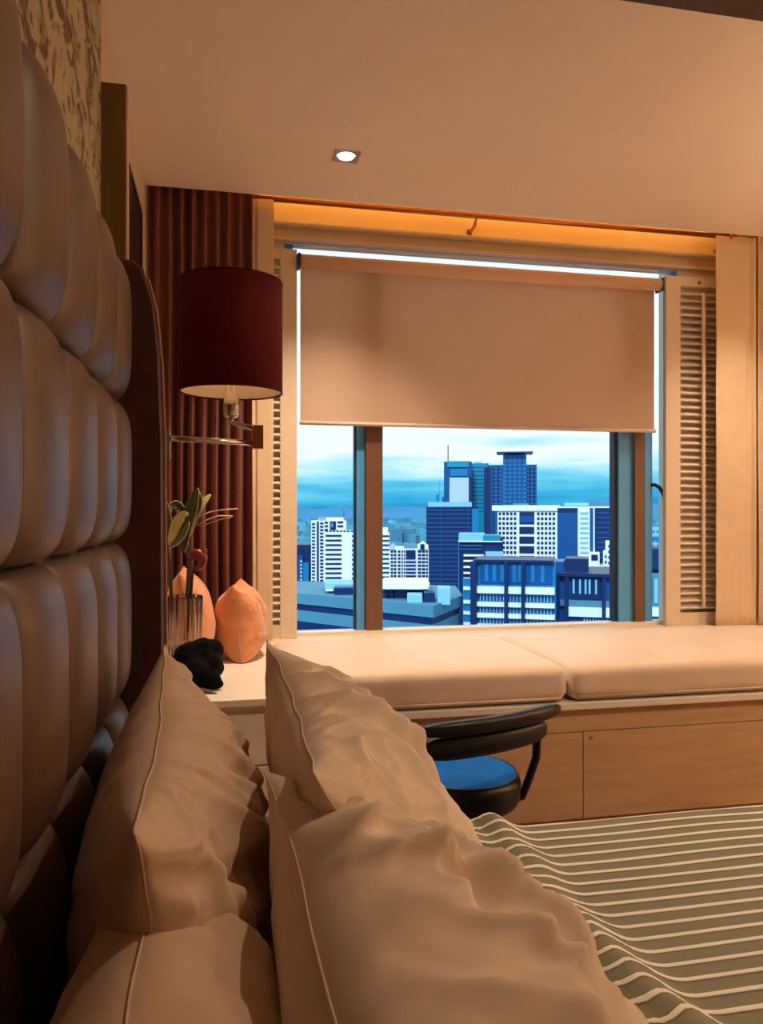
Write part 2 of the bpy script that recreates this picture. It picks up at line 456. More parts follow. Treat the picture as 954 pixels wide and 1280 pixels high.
rod = tag(empty('curtain_rod', (1.5, 3.985, 2.762)), 'bronze curtain rod running above the window below the ceiling', 'curtain rod')
def rp_(name, bm, m=M_bronze, smooth=True):
    for v in bm.verts: v.co -= rod.location
    return obj(name, bm, m, rod, smooth)
rp_('pole', tube_bm(bmesh.new(), [(.13, 3.985, 2.762), (2.93, 3.985, 2.762)], .015, 14))
def torus_bm(c, r1, r2):
    pts = [(c[0], c[1] + r1 * math.cos(a), c[2] + r1 * math.sin(a)) for a in [2 * PI * k / 20 for k in range(21)]]
    return tube_bm(bmesh.new(), pts, r2, 8, False)
rp_('end_ring', torus_bm((2.90, 3.975, 2.760), .026, .009))
rp_('end_cap', tube_bm(bmesh.new(), [(2.925, 3.985, 2.762), (2.945, 3.985, 2.762), (2.955, 3.985, 2.762)], [.016, .018, .010], 14))
for xb in (.165, 1.36, 2.915):
    b_ = bmesh.new(); tube_bm(b_, [(xb, 3.985, 2.758), (xb, 4.02, 2.72), (xb, 4.10, 2.71)], .008, 8); box(b_, xb - .012, xb + .012, 4.105, 4.12, 2.668, 2.73)
    rp_('bracket', b_, M_bronze, False)

# LED strip in the curtain pocket
strip = tag(empty('light_strip', (1.5, 4.085, 2.895)), 'warm yellow light strip hidden in the pocket above the curtain rod', 'light')
bx('channel', -1.40, 1.44, -.022, .022, 0.016, .028, M_white, strip)
bx('diffuser', -1.38, 1.42, -.013, .013, 0.004, .016, emat('strip_glow', (1.0, .46, .07), STRIP_E), strip)

# ------------------------------------------------------------------ recessed ceiling lights
def downlight(x, y, label, watts, spot=96, blend=1.0, group='recessed ceiling lights'):
    t = tag(empty('ceiling_downlight', (x, y, ZC)), label, 'light', group)
    s, q = .060, .044
    bm = bmesh.new()
    # square trim plate with a round hole
    n = 32; outer = []; inner = []; innerb = []
    for k in range(n):
        a = 2 * PI * k / n; c, d = math.cos(a), math.sin(a); mxx = max(abs(c), abs(d))
        outer.append(bm.verts.new((c / mxx * s, d / mxx * s, -.004))); inner.append(bm.verts.new((c * q, d * q, -.004))); innerb.append(bm.verts.new((c * q * .9, d * q * .9, .0)))
    up = [bm.verts.new((v.co.x, v.co.y, 0)) for v in outer]
    for k in range(n):
        k2 = (k + 1) % n
        bm.faces.new((outer[k], outer[k2], inner[k2], inner[k])); bm.faces.new((inner[k], inner[k2], innerb[k2], innerb[k])); bm.faces.new((up[k], up[k2], outer[k2], outer[k]))
    obj('trim_plate', bm, M_chrome, t)
    lathe('lens', [(0, -.014), (.018, -.012), (.034, -.006), (.038, -.001), (0, -.001)], emat('lens_glow', (1.0, .86, .62), 14.0), t, n=24)
    d = bpy.data.lights.new('downlight_beam', 'SPOT'); d.energy = watts; d.color = (1.0, .76, .53); d.spot_size = R(spot); d.spot_blend = blend; d.shadow_soft_size = .03
    lo = bpy.data.objects.new('downlight_beam', d); COL.objects.link(lo); lo.parent = t; lo.location = (0, 0, -.022)
    return t
downlight(.548, 3.41, 'glowing recessed ceiling downlight in front of the curtain rod', DOWNLIGHT_W)
downlight(2.82, 3.41, 'recessed ceiling downlight beyond the right border, over the window bench', DOWNLIGHT_W * .5)
downlight(1.75, 1.25, 'added unseen fill downlight in the ceiling above the middle of the bed', ROOM_FILL_W * 1.05, 150)  # added out of view to brighten bed and pillows
downlight(3.1, 1.1, 'added unseen fill downlight in the ceiling beyond the bed foot', ROOM_FILL_W, 150)  # added out of view to raise the room's ambient light

# added fill light: unseen linen floor lamp right of the frame
fl_ = tag(empty('fill_floor_lamp', (3.70, 1.70, ZF)), 'added fill lamp with linen shade, unseen beyond the right border', 'lamp')
lathe('base', [(0, 0), (.14, 0), (.14, .015), (.02, .03), (0, .03)], M_bronze, fl_, n=32)
lathe('pole', [(0, .02), (.012, .02), (.012, 1.45), (0, 1.45)], M_bronze, fl_, n=16)
lathe('shade', [(.20, 1.32), (.16, 1.64)], M_lampshade, fl_, n=40)
_d = bpy.data.lights.new('fill_lamp_bulb', 'POINT'); _d.energy = FILL_LAMP_W; _d.color = WARM; _d.shadow_soft_size = .05
_lo = bpy.data.objects.new('fill_lamp_bulb', _d); COL.objects.link(_lo); _lo.parent = fl_; _lo.location = (0, 0, 1.52)

# =================================================================== HEADBOARD
hb = tag(empty('headboard', (-.30, .5, 0)), 'tall channel-tufted taupe leather headboard along the left wall', 'headboard')
def hbo(name, bm, m, smooth=False, parent=None):
    for v in bm.verts: v.co -= Vector((-.30, .5, 0))
    return obj(name, bm, m, parent or hb, smooth)
hbo('backing', box(bmesh.new(), XL + .013, -.205, -1.35, 1.56, ZF, 1.59), M_wing)
PADD = .044
def pad_mesh(wy, wz):
    nu, nv = 22, 22
    vs = []
    for j in range(nv + 1):
        v = -1 + 2 * j / nv; v = math.sin(v * PI / 2)
        for i in range(nu + 1):
            u = -1 + 2 * i / nu; u = math.sin(u * PI / 2)
            h = PADD * (max(0, 1 - abs(u) ** 2.6)) ** .55 * (max(0, 1 - abs(v) ** 5)) ** .5
            # slightly barrel-shaped outline
            yy = u * wy / 2 * (1 - .055 * abs(v) ** 4)
            zz = v * wz / 2 * (1 - .05 * abs(u) ** 4)
            vs.append((h, yy, zz))
    fs = [(j * (nu + 1) + i, j * (nu + 1) + i + 1, (j + 1) * (nu + 1) + i + 1, (j + 1) * (nu + 1) + i) for j in range(nv) for i in range(nu)]
    me = bpy.data.meshes.new('pad'); me.from_pydata(vs, [], fs); me.update(); me.materials.append(M_leather)
    for p in me.polygons: p.use_smooth = True
    return me
rows = [(1.355, 1.61), (1.095, 1.355), (.810, 1.095), (.53, .810), (.25, .53)]
ys = [1.55 - .2 * k for k in range(15)]
for (za, zb) in rows:
    pm = pad_mesh(.2, zb - za)
    for yb in ys[:10]:
        o = bpy.data.objects.new('pad', pm); COL.objects.link(o); o.parent = hb
        o.location = (-.205 + .30, yb - .1 - .5, (za + zb) / 2)
# brown upholstered wing that closes the headboard
bm = bmesh.new()
prof = [(-.352, ZF), (-.118, ZF), (-.116, .9), (-.118, 1.30), (-.124, 1.46), (-.134, 1.56), (-.150, 1.628), (-.170, 1.645), (-.352, 1.645)]
lo = [bm.verts.new((x, 1.565, z)) for x, z in prof]; hi = [bm.verts.new((x, 1.655, z)) for x, z in prof]
bm.faces.new(lo); bm.faces.new(hi[::-1])
for k in range(len(prof)):
    k2 = (k + 1) % len(prof); bm.faces.new((lo[k], lo[k2], hi[k2], hi[k]))
bmesh.ops.bevel(bm, geom=[e for e in bm.edges if abs(e.verts[0].co.y - e.verts[1].co.y) < 1e-6], offset=.012, segments=3, profile=.5, affect='EDGES')
wing = hbo('wing', bm, M_wing)
hbo('piping', tube_bm(bmesh.new(), [(x + .002, 1.652, z) for x, z in prof[1:8]], .0045, 8), mat('lit_edge_brown', (.34, .15, .09), .5, noise_amt=.1), True, None)  # paler than the wing: lamp-lit edge put into its colour

# framed dark picture on the left wall, beyond the fin
pc = tag(empty('framed_picture', (XL, 3.28, 1.2)), 'dark framed picture on the left wall beside the brown drape', 'picture')
bx('canvas', .001, .018, -.215, .215, 0.02, 1.25, M_picture, pc)
fb = bmesh.new(); box(fb, .001, .026, -.24, -.215, 0, 1.27); box(fb, .001, .026, .215, .24, 0, 1.27); box(fb, .001, .026, -.215, .215, 0, .02); box(fb, .001, .026, -.215, .215, 1.25, 1.27)
obj('frame', fb, M_darkwood, pc)

# =================================================================== BED
bed = tag(empty('bed', (1.0, .45, ZF)), 'wide bed with pale mattress and dark base under the striped coverlet', 'bed')
bx('base', -1.16, 1.25, -1.0, 1.0, .07, .34, M_base, bed, bevel=.015)
bx('mattress', -1.16, 1.25, -1.0, .99, .34, .585, M_mattress, bed, bevel=.045, seg=4, smooth=True)
for sx, sy in ((-1.1, -.9), (1.15, -.9), (-1.1, .9), (1.15, .9)):
    bx('foot', sx - .03, sx + .03, sy - .03, sy + .03, 0, .07, M_darkwood, bed)

# striped coverlet: a woven sheet with raised stripes, turned back near the pillows
def coverlet():
    X0, X1 = .20, 2.27; S0, S1 = -.62, 1.80; EDGE = 1.462; RAD = .032; PITCH = .0355
    nx, ns = 190, 560
    vs, st = [], []
    for j in range(ns + 1):
        s = S0 + (S1 - S0) * j / ns
        for i in range(nx + 1):
            x = X0 + (X1 - X0) * i / nx
            # the fold line wanders between x .53 and .63
            fx = .56 + .035 * noise.noise(Vector((s * 2.2, 1.7, 0))) + (1.2 - s) * .05
            fx += .022 * noise.noise(Vector((s * 8, 6.1, 0))) + .010 * noise.noise(Vector((s * 21, 2.1, 0)))
            k = sstep(fx + .060, fx - .045, x)
            r = sstep(fx + .055, fx - .06, x)
            n1 = noise.noise(Vector((x * 9, s * 5, 2))); n2 = noise.noise(Vector((x * 17, s * 9, 5)))
            lift = .026 * k + .020 * math.exp(-((x - fx + .02) / .035) ** 2) * (.45 + 1.1 * noise.noise(Vector((s * 9, .3, 9))))
            rum = r * (.020 * n1 + .016 * n2) + (1 - r) * .004 * noise.noise(Vector((x * 3, s * 3, 4)))
            rum += .006 * math.sin((x * 22 + 3 * n1)) * r
            t = s / PITCH + r * (.55 * noise.noise(Vector((x * 13, s * 6, 7))) + .10 * math.sin(x * 60 + s * 9)) + .10 * noise.noise(Vector((x * 2.5, s * 3, 1)))
            f = t - math.floor(t)
            rib = .0030 * math.exp(-((f - .52) / .13) ** 2) - .0012 * math.exp(-((f - .38) / .05) ** 2) - .0012 * math.exp(-((f - .66) / .05) ** 2)
            h = .510 + lift + rum + rib
            if s <= EDGE: y, z = s, h
            else:
                a = (s - EDGE) / RAD
                if a < PI / 2: y, z = EDGE + RAD * math.sin(a) * 1.0, h - RAD * (1 - math.cos(a))
                else:
                    d = (a - PI / 2) * RAD
                    y = EDGE + RAD + .012 * math.sin(x * 24 + n1) * min(1, d / .12) + rib; z = h - RAD - d
            vs.append((x, y, z)); st.append(t)
    fs = [(j * (nx + 1) + i, j * (nx + 1) + i + 1, (j + 1) * (nx + 1) + i + 1, (j + 1) * (nx + 1) + i) for j in range(ns) for i in range(nx)]
    o = pyobj('bed_coverlet', vs, fs, M_stripe)
    at = o.data.attributes.new('stripe', 'FLOAT', 'POINT'); at.data.foreach_set('value', st)
    tag(o, 'olive and cream striped coverlet spread over the bed', 'coverlet')
    return o
coverlet()

# =================================================================== PILLOWS
def pillow(name, w, h, t, m, label, cat, group, top, bot, yc, seed, folds=(), wr=.012, nu=190, nv=130, yaw=0.0, roll=0.0, pipe=.0014, cross=0.0, sag=0.0, pw=2.6, ncr=0, camp=.014, cdir=1.2, sharp=(), fine=0.0, fdir=0.0, zmin=None):
    """w runs along world Y, h from bot (x, z) to top (x, z); folds: (u0, v0, u1, v1, amplitude, width) in face coordinates"""
    T = Vector((top[0], yc, top[1])); B = Vector((bot[0], yc, bot[1]))
    up = (T - B).normalized(); along = Vector((0, 1, 0)); nrm = along.cross(up)      # points to +X, upward
    c = (T + B) / 2
    rot = Matrix.Rotation(yaw, 3, 'Z') @ Matrix.Rotation(roll, 3, nrm)
    along = rot @ along; up = rot @ up; nrm = rot @ nrm
    root = empty(name, (c.x, c.y, bot[1]))
    off = Vector(root.location)
    rg = random.Random(seed)
    creases = []
    for q in range(ncr):
        a0 = rg.uniform(-.95, .95); b0 = rg.choice((rg.uniform(.55, .98), rg.uniform(-.5, .9)))
        an = rg.gauss(cdir, .45); ln = rg.uniform(.35, .9)
        creases.append((a0, b0, a0 + math.cos(an) * ln, b0 - abs(math.sin(an)) * ln, rg.uniform(.5, 1.0) * camp, rg.uniform(.018, .05), rg.choice((1, -1))))
    creases += [(a, b, c_, d_, am * 1.8, wd_ * 1.15, sg_) for a, b, c_, d_, am, wd_, sg_ in sharp]
    def P(u, v, side, d=0.0):
        e = .075
        uu = u * (1 - e * (1 - abs(v) ** 2.2)); vv = v * (1 - e * 1.2 * (1 - abs(u) ** 2.2))
        prof = (max(0, 1 - abs(u) ** pw)) ** .55 * (max(0, 1 - abs(v) ** pw)) ** .55
        th = t / 2 * prof * (1 - sag * v)
        edge = 1 - prof
        q = Vector((uu * 3.1, vv * 2.3, seed + (3.7 if side > 0 else 0)))
        rid = 1 - abs(noise.noise(q + Vector((noise.noise(q * 1.7), noise.noise(q * 1.7 + Vector((5, 1, 2))), 0)) * .6)) * 2
        q2 = Vector((uu * 2.2 + .5 * noise.noise(q), vv * 1.1, seed * 1.3 + side))
        f = wr * (rid ** 2 - .45) * min(1, prof * 2.2 + .15)
        f += wr * .8 * noise.noise(Vector((uu * 6, vv * 5, seed + side)))
        f += wr * .35 * noise.noise(Vector((uu * 15, vv * 11, seed + side)))* min(1, prof * 3)
        # pulled folds running in from the seams
        f += wr * .35 * edge * min(1, prof * 3) * math.sin(10 * math.atan2(vv, uu + .001) + 4 * noise.noise(q))
        if fine and side > 0:
            wq = Vector((noise.noise(Vector((uu * 2.1, vv * 2.1, seed + 31))), noise.noise(Vector((uu * 2.1, vv * 2.1, seed + 57))), 0)) * .55
            ca_, sa_ = math.cos(fdir), math.sin(fdir)
            fu, fv = (uu * ca_ + vv * sa_) * w, (-uu * sa_ + vv * ca_) * w
            m1_ = max(0.0, noise.noise(Vector((uu * 1.9, vv * 1.9, seed + 70))) + .5) * (.22 + 1.0 * sstep(.05, .55, v))
            r1 = max(0.0, 1 - abs(noise.noise(Vector((fu * 7.5, fv * 2.6, seed + 90)) + wq * 2.2)) * 3.4)
            r2 = max(0.0, 1 - abs(noise.noise(Vector((fu * 13, fv * 5, seed + 120)) + wq * 3.0)) * 3.2)
            f += fine * m1_ * (r1 ** 1.4 + .45 * r2 ** 1.4 - .3) * min(1, prof * 3.5)
        if cross:
            f += cross * (1.6 * (1 - abs(math.sin(uu * 8.5 + 2.2 * noise.noise(Vector((uu * 2, vv * 2.4, seed))) + vv * .6))) ** 2 - .6) * min(1, prof * 2) * (.4 + .8 * abs(noise.noise(Vector((uu * 2.3, vv * 1.3, seed + 2)))))
        for (a0, b0, a1, b1, amp, wd) in folds:
            amp *= .45
            du, dv = a1 - a0, b1 - b0; L = du * du + dv * dv
            k = max(0, min(1, ((u - a0) * du + (v - b0) * dv) / L))
            px, py = u - a0 - k * du, v - b0 - k * dv
            sd = (px * dv - py * du) / math.sqrt(L)
            dd = px * px + py * py
            fall = math.sin(PI * min(.98, max(.02, .12 + .76 * k)))
            f += amp * fall * math.exp(-dd / (wd * wd)) - amp * .7 * fall * math.exp(-((sd - wd * 1.7) ** 2 + max(0, dd - sd * sd)) / (wd * wd * 1.2))
        for (a0, b0, a1, b1, amp, wd, sg) in creases:
            du, dv = a1 - a0, b1 - b0; L = du * du + dv * dv
            k = max(0, min(1, ((u - a0) * du + (v - b0) * dv) / L))
            px, py = u - a0 - k * du, v - b0 - k * dv
            dd = math.sqrt(px * px + py * py)
            if dd > wd * 5: continue
            wob = .03 * noise.noise(Vector((u * 5, v * 5, seed + amp * 900)))
            sd = sg * (px * dv - py * du) / math.sqrt(L) + wob
            f += amp * side * math.sin(PI * (.1 + .8 * k)) * (math.exp(-dd / wd) if sd > 0 else math.exp(-dd / (wd * .45))) if side > 0 else 0
        if prof < .02: f *= prof / .02
        if side < 0: f *= .4
        zz = side * (th + f)
        # the seam wanders a little
        wv = .006 * noise.noise(Vector((uu * 4, vv * 4, seed + 11))) * edge
        sink = -.012 * (1 - abs(u) ** 2) * edge if v > 0 else 0
        return c - off + along * (uu * w / 2) + up * (vv * h / 2 + sink) + nrm * (zz + wv)
    vs = []; idx = {}
    for side in (1, -1):
        for j in range(nv + 1):
            v = math.sin((-1 + 2 * j / nv) * PI / 2)
            for i in range(nu + 1):
                u = math.sin((-1 + 2 * i / nu) * PI / 2)
                if side < 0 and (i in (0, nu) or j in (0, nv)): idx[(side, i, j)] = idx[(1, i, j)]
                else: idx[(side, i, j)] = len(vs); vs.append(P(u, v, side))
    if zmin is not None:                      # the case flattens where it rests
        for p in vs: p.z = max(p.z, zmin - off.z)
    fs = []
    for side in (1, -1):
        for j in range(nv):
            for i in range(nu):
                q = [idx[(side, i, j)], idx[(side, i + 1, j)], idx[(side, i + 1, j + 1)], idx[(side, i, j + 1)]]
                fs.append(tuple(q if side > 0 else q[::-1]))
    case = pyobj('case', vs, fs, m, root)
    sm_ = case.modifiers.new('soften', 'SMOOTH'); sm_.factor = .5; sm_.iterations = 3
    if pipe:
        loop = [vs[idx[(1, i, 0)]] for i in range(0, nu, 3)] + [vs[idx[(1, nu, j)]] for j in range(0, nv, 3)] + [vs[idx[(1, i, nv)]] for i in range(nu, 0, -3)] + [vs[idx[(1, 0, j)]] for j in range(nv, 0, -3)]
        loop.append(loop[0])
        clean = [loop[0]]
        for p in loop[1:]:
            if (p - clean[-1]).length > .004: clean.append(p)
        obj('piping', tube_bm(bmesh.new(), clean, pipe, 6, False), m, root, True)
    tag(root, label, cat, group)
    return root

G = 'bed pillows against the headboard'
pillow('bed_pillow', .82, .44, .23, M_pillow, 'tan cotton pillow standing upright between the headboard and the pale pillow', 'pillow', G,
       (-.078, .893), (-.030, .50), 1.0, 3, zmin=.497, wr=.008, cross=.004, sag=.25, yaw=R(2.4), ncr=18, camp=.006, fine=.013, fdir=.15, cdir=1.5,
       sharp=((-.55, .95, -.35, .1, .016, .05, 1), (-.1, .97, .05, .2, .016, .05, -1), (.3, .95, .45, .3, .014, .04, 1), (.62, .95, .66, .3, .010, .035, 1), (-.3, .9, -.15, .35, .012, .04, -1), (.12, .96, .25, .4, .012, .04, 1), (.5, .9, .55, .35, .010, .04, -1), (-.85, .8, -.75, .0, .014, .05, 1)),
       folds=((-.9, .8, .0, .1, .012, .05), (-.3, .9, -.1, -.2, .014, .05), (.2, .95, .35, .0, .012, .045), (.55, .9, .6, .1, .010, .04), (-.7, .3, .3, -.3, .012, .06)))
pillow('bed_pillow', .74, .38, .26, M_pillow, 'tan cotton pillow nearest the camera against the headboard', 'pillow', G,
       (-.064, .845), (-.010, .475), .405, 9, zmin=.497, wr=.008, cross=.004, sag=.25, ncr=10, camp=.006, fine=.012, fdir=-.1, cdir=1.5,
       sharp=((.75, .95, .55, .2, .014, .05, 1), (.35, .95, .3, .2, .010, .05, 1)),
       folds=((.95, .8, .4, .1, .013, .05), (.6, .9, .5, -.2, .012, .05), (.1, .9, .2, -.1, .010, .05)))
pillow('bed_pillow', .76, .46, .22, M_pillow2, 'pale cotton pillow with a pointed corner leaning before the window bench', 'pillow', G,
       (.085, .905), (.325, .52), 1.09, 15, zmin=.53, wr=.005, sag=.2, ncr=12, camp=.006, fine=.011, fdir=.7, cdir=1.0,
       sharp=((.35, .98, .0, .55, .016, .05, 1), (.0, .55, -.45, .25, .016, .05, -1), (-.05, .98, -.2, .45, .020, .06, 1), (.55, .9, .4, .45, .010, .04, 1), (-.4, .7, -.7, .2, .014, .05, 1)),
       folds=((.75, .85, -.05, .45, .016, .05), (-.1, .95, -.25, .2, .018, .05), (.0, .6, -.6, .3, .018, .05), (-.2, .3, -.9, .1, .014, .06), (.3, .2, .1, -.5, .008, .08)))
pillow('bed_pillow', .80, .50, .25, M_pillow2, 'large creased cotton pillow in the foreground beside the striped coverlet', 'pillow', G,
       (.062, .848), (.365, .515), .45, 27, zmin=.53, wr=.008, sag=.15, ncr=12, camp=.006, fine=.015, fdir=.6, cdir=1.0,
       sharp=((.66, .78, .48, 1.0, .022, .05, 1), (.88, .6, .5, .45, .022, .06, -1), (.5, .45, .2, .22, .026, .05, 1), (.5, .48, .42, .95, .020, .05, 1), (.2, .75, .1, .3, .018, .06, -1), (.75, .95, .70, .6, .016, .04, 1), (.0, .9, -.2, .2, .016, .07, 1)),
       folds=((.9, .75, .3, .35, .020, .05), (.55, .95, .45, .2, .022, .06), (.35, .3, -.35, .15, .022, .05), (.1, .7, -.1, -.1, .018, .06), (-.2, .45, -.55, -.3, .024, .06), (.6, .0, .1, -.2, .012, .07), (.95, .4, .65, .1, .014, .05)))

# =================================================================== WINDOW BENCH
YF = 2.80
bn = tag(empty('window_bench', (2.3, YF, 0)), 'built-in window bench with flat brown doors and pale top edge', 'bench')
def bnp(name, x0, x1, y0, y1, z0, z1, m, parent=None, **k):
    return bx(name, x0 - 2.3, x1 - 2.3, y0 - YF, y1 - YF, z0, z1, m, parent or bn, **k)
bnp('carcass', .22, XR - .01, 2.825, 3.60, ZF, .372, M_benchface)
bnp('bench_top', .22, XR - .01, 2.785, 3.60, .374, .402, M_white, bevel=.004)
bnp('rail', .22, XR - .01, 2.806, 2.825, .285, .372, M_benchface)
bnp('plinth', .22, XR - .01, 2.815, 2.825, ZF, -.06, M_benchface)
for a in (.225, .505, 1.40, 2.295, 3.19, 4.085):
    b = {.225: .502, 4.085: XR - .012}.get(a, a + .892)
    dr = bnp('door', a, b, 2.806, 2.824, -.060, .281, M_benchface, bevel=.002)
for a in (1.43,):
    b_ = bmesh.new(); tube_bm(b_, [(a - 2.3, -.0, .262), (a - 2.3, .010, .262)], .006, 10)
    obj('knob', b_, M_chrome, bn, True)

def seat_cushion(x0, x1, label, seed):
    y0, y1, z0, z1 = 2.79, 3.645, .403, .545
    root = empty('bench_cushion', ((x0 + x1) / 2, (y0 + y1) / 2, z0))
    off = Vector(root.location)
    bm = bmesh.new()
    n = 4
    nx, ny, nz = 90, 50, 12
    def rp(a, b, k, nn): return a + (b - a) * k / nn
    # boxy cushion: superellipsoid-like rounding
    def shape(p):
        cx, cy, cz = (x0 + x1) / 2, (y0 + y1) / 2, (z0 + z1) / 2
        hx, hy, hz = (x1 - x0) / 2, (y1 - y0) / 2, (z1 - z0) / 2
        r = .045
        q = Vector((max(-hx + r, min(hx - r, p.x - cx)), max(-hy + r, min(hy - r, p.y - cy)), max(-hz + r, min(hz - r, p.z - cz))))
        d = Vector((p.x - cx, p.y - cy, p.z - cz)) - q
        dn = d.normalized() if d.length > 1e-6 else Vector((0, 0, 1))
        s = q + dn * r
        puff = (1 - (s.x / hx) ** 4) * (1 - (s.y / hy) ** 4) if abs(dn.z) > .3 else 0
        s.z += .012 * puff * (1 if dn.z > 0 else 0)
        w = .005 * noise.noise(Vector((p.x * 3, p.y * 5, p.z * 8 + seed))) + .005 * noise.noise(Vector((p.x * 8, p.y * 3, seed)))
        if dn.z < -.3: w = 0
        s += dn * w
        return s + Vector((cx, cy, cz)) - off
    def face_grid(fn, a, b):
        g = [[bm.verts.new(shape(fn(i / a, j / b))) for i in range(a + 1)] for j in range(b + 1)]
        for j in range(b):
            for i in range(a): bm.faces.new((g[j][i], g[j][i + 1], g[j + 1][i + 1], g[j + 1][i]))
    L = lambda a, b, t: a + (b - a) * t
    face_grid(lambda s, t: Vector((L(x0, x1, s), L(y0, y1, t), z1)), nx, ny)
    face_grid(lambda s, t: Vector((L(x0, x1, s), L(y0, y1, t), z0)), nx, ny)
    face_grid(lambda s, t: Vector((L(x0, x1, s), y0, L(z0, z1, t))), nx, nz)
    face_grid(lambda s, t: Vector((L(x0, x1, s), y1, L(z0, z1, t))), nx, nz)
    face_grid(lambda s, t: Vector((x0, L(y0, y1, s), L(z0, z1, t))), ny, nz)
    face_grid(lambda s, t: Vector((x1, L(y0, y1, s), L(z0, z1, t))), ny, nz)
    bmesh.ops.remove_doubles(bm, verts=bm.verts, dist=.0004)
    obj('cover', bm, M_cushion, root, True)
    zz = z0 + .022 - off.z
    pts = [(x0 + .03 - off.x, y0 - .001 - off.y, zz), (x1 - .03 - off.x, y0 - .001 - off.y, zz)]
    obj('seam_piping', tube_bm(bmesh.new(), pts, .004, 6), M_cushion, root, True)
    tag(root, label, 'cushion', 'long cushions on the window bench')
seat_cushion(.225, 1.331, 'long beige bench cushion left of the seam, behind the pale pillow', 1)
seat_cushion(1.346, 2.998, 'long beige bench cushion right of the seam, behind the swivel chair', 6)
seat_cushion(3.012, 4.55, 'long beige bench cushion beyond the right border of the photo', 9)

# white bedside top built into the left end of the bench
bt = tag(empty('bedside_cabinet', (-.07, 2.80, 0)), 'white topped bedside cabinet in the corner left of the bench cushion', 'cabinet')
bx('body', -.285, .283, .015, .795, ZF, .454, M_white, bt)
bx('top', -.290, .286, -.03, .795, .456, .484, M_white, bt, bevel=.004)
dw = bx('drawer', -.275, .275, -.004, .014, .24, .425, M_white, bt, bevel=.003)
bx('door', -.275, .275, -.004, .014, .05, .232, M_white, bt, bevel=.003)

# =================================================================== THINGS ON THE BEDSIDE TOP
vz = tag(empty('glass_vase', (-.145, 3.20, .484)), 'clear fluted glass vase holding leafy stems on the white bedside top', 'vase')
ZV = .325
prof = [(0, .001), (.055, .001), (.060, .03), (.064, .15), (.068, ZV), (.064, ZV + .003), (.061, ZV - .002), (.058, .15), (.052, .035), (0, .030)]
lathe('body', prof, M_vase, vz, n=128, flute=.05, nfl=16)
lathe('water', [(0, .034), (.050, .036), (.0555, .12), (0, .12)], M_vase, vz, n=40)

pl = tag(empty('leafy_stems', (-.145, 3.20, .51)), 'green leaves and pale twigs rising from the glass vase', 'plant')
def W2(px, py, Y):
    """world point seen at pixel (px, py) at room depth Y"""
    u = (px - 477) / F; v = (640 - py) / F
    dx = u * CA + SA; dy = -u * SA + CA
    return Vector((dx / dy * Y, Y, CAM_Z + v / dy * Y))
def PW(px, py, Y): return W2(px, py, Y - .13)
def leaf(pts, wid, m, lean):
    P_ = [PW(px, py, Y) - pl.location for px, py, Y in pts]
    # smooth the spine
    n = 14; sp = []
    for k in range(n + 1):
        t = k / n * (len(P_) - 1); i = min(int(t), len(P_) - 2); f = t - i
        p0 = P_[max(i - 1, 0)]; p1 = P_[i]; p2 = P_[i + 1]; p3 = P_[min(i + 2, len(P_) - 1)]
        sp.append(.5 * ((2 * p1) + (p2 - p0) * f + (2 * p0 - 5 * p1 + 4 * p2 - p3) * f * f + (3 * p1 - p0 - 3 * p2 + p3) * f ** 3))
    vs = []; fs = []
    for k, p in enumerate(sp):
        t = k / n; d = (sp[min(k + 1, n)] - sp[max(k - 1, 0)]).normalized()
        s = d.cross(Vector(lean)).normalized(); nn = s.cross(d)
        wd = wid * math.sin(PI * (t * .92 + .06)) ** .8
        for q, up in ((-1, .25), (-.5, .05), (0, 0), (.5, .05), (1, .25)):
            vs.append(p + s * wd * q + nn * wd * up)
    for k in range(n):
        for q in range(4): fs.append((k * 5 + q, k * 5 + q + 1, (k + 1) * 5 + q + 1, (k + 1) * 5 + q))
    o = pyobj('leaf', vs, fs, m, pl)
    md = o.modifiers.new('thickness', 'SOLIDIFY'); md.thickness = .003
    rim = [vs[k * 5 + 4] for k in range(n + 1)]
    obj('leaf_edge', tube_bm(bmesh.new(), rim, .0022, 5), M_leafrim, o, True)
lv = ((214, 690), (222, 665), (232, 640), (246, 610))
leaf([(229, 690, 3.31), (233, 655, 3.30), (240, 632, 3.29), (247, 610, 3.27)], .026, M_leaf, (0, -1, .2))
leaf([(210, 682, 3.34), (207, 660, 3.33), (205, 640, 3.31), (206, 625, 3.29)], .026, M_leaf, (.2, -1, .2))
leaf([(212, 680, 3.30), (219, 658, 3.28), (228, 645, 3.26), (235, 643, 3.23)], .020, M_leafrim, (0, -1, .3))
leaf([(212, 684, 3.27), (222, 676, 3.25), (230, 665, 3.23), (236, 652, 3.22)], .016, M_leaf, (0, -1, .6))
leaf([(236, 670, 3.36), (244, 645, 3.37), (252, 630, 3.38), (263, 618, 3.40)], .017, M_leafrim, (0, -1, .2))
leaf([(234, 662, 3.38), (226, 640, 3.39), (218, 632, 3.39), (216, 640, 3.38)], .022, M_leaf, (.3, -1, .3))
leaf([(238, 655, 3.33), (246, 636, 3.34), (248, 622, 3.34), (245, 613, 3.34)], .016, M_leaf, (.6, -1, .1))
for pts in ([(214, 800, 3.33), (214, 740, 3.33), (213, 705, 3.33), (211, 680, 3.33)], [(232, 800, 3.34), (234, 740, 3.33), (236, 700, 3.32), (234, 655, 3.31)],
            [(236, 700, 3.32), (230, 680, 3.31), (229, 660, 3.30)], [(232, 795, 3.35), (237, 720, 3.36), (238, 690, 3.36), (238, 660, 3.37)]):
    tube('stem', [PW(*p) - pl.location for p in pts], [.0075, .007, .006, .0045][:len(pts)], M_stem, pl, 8)
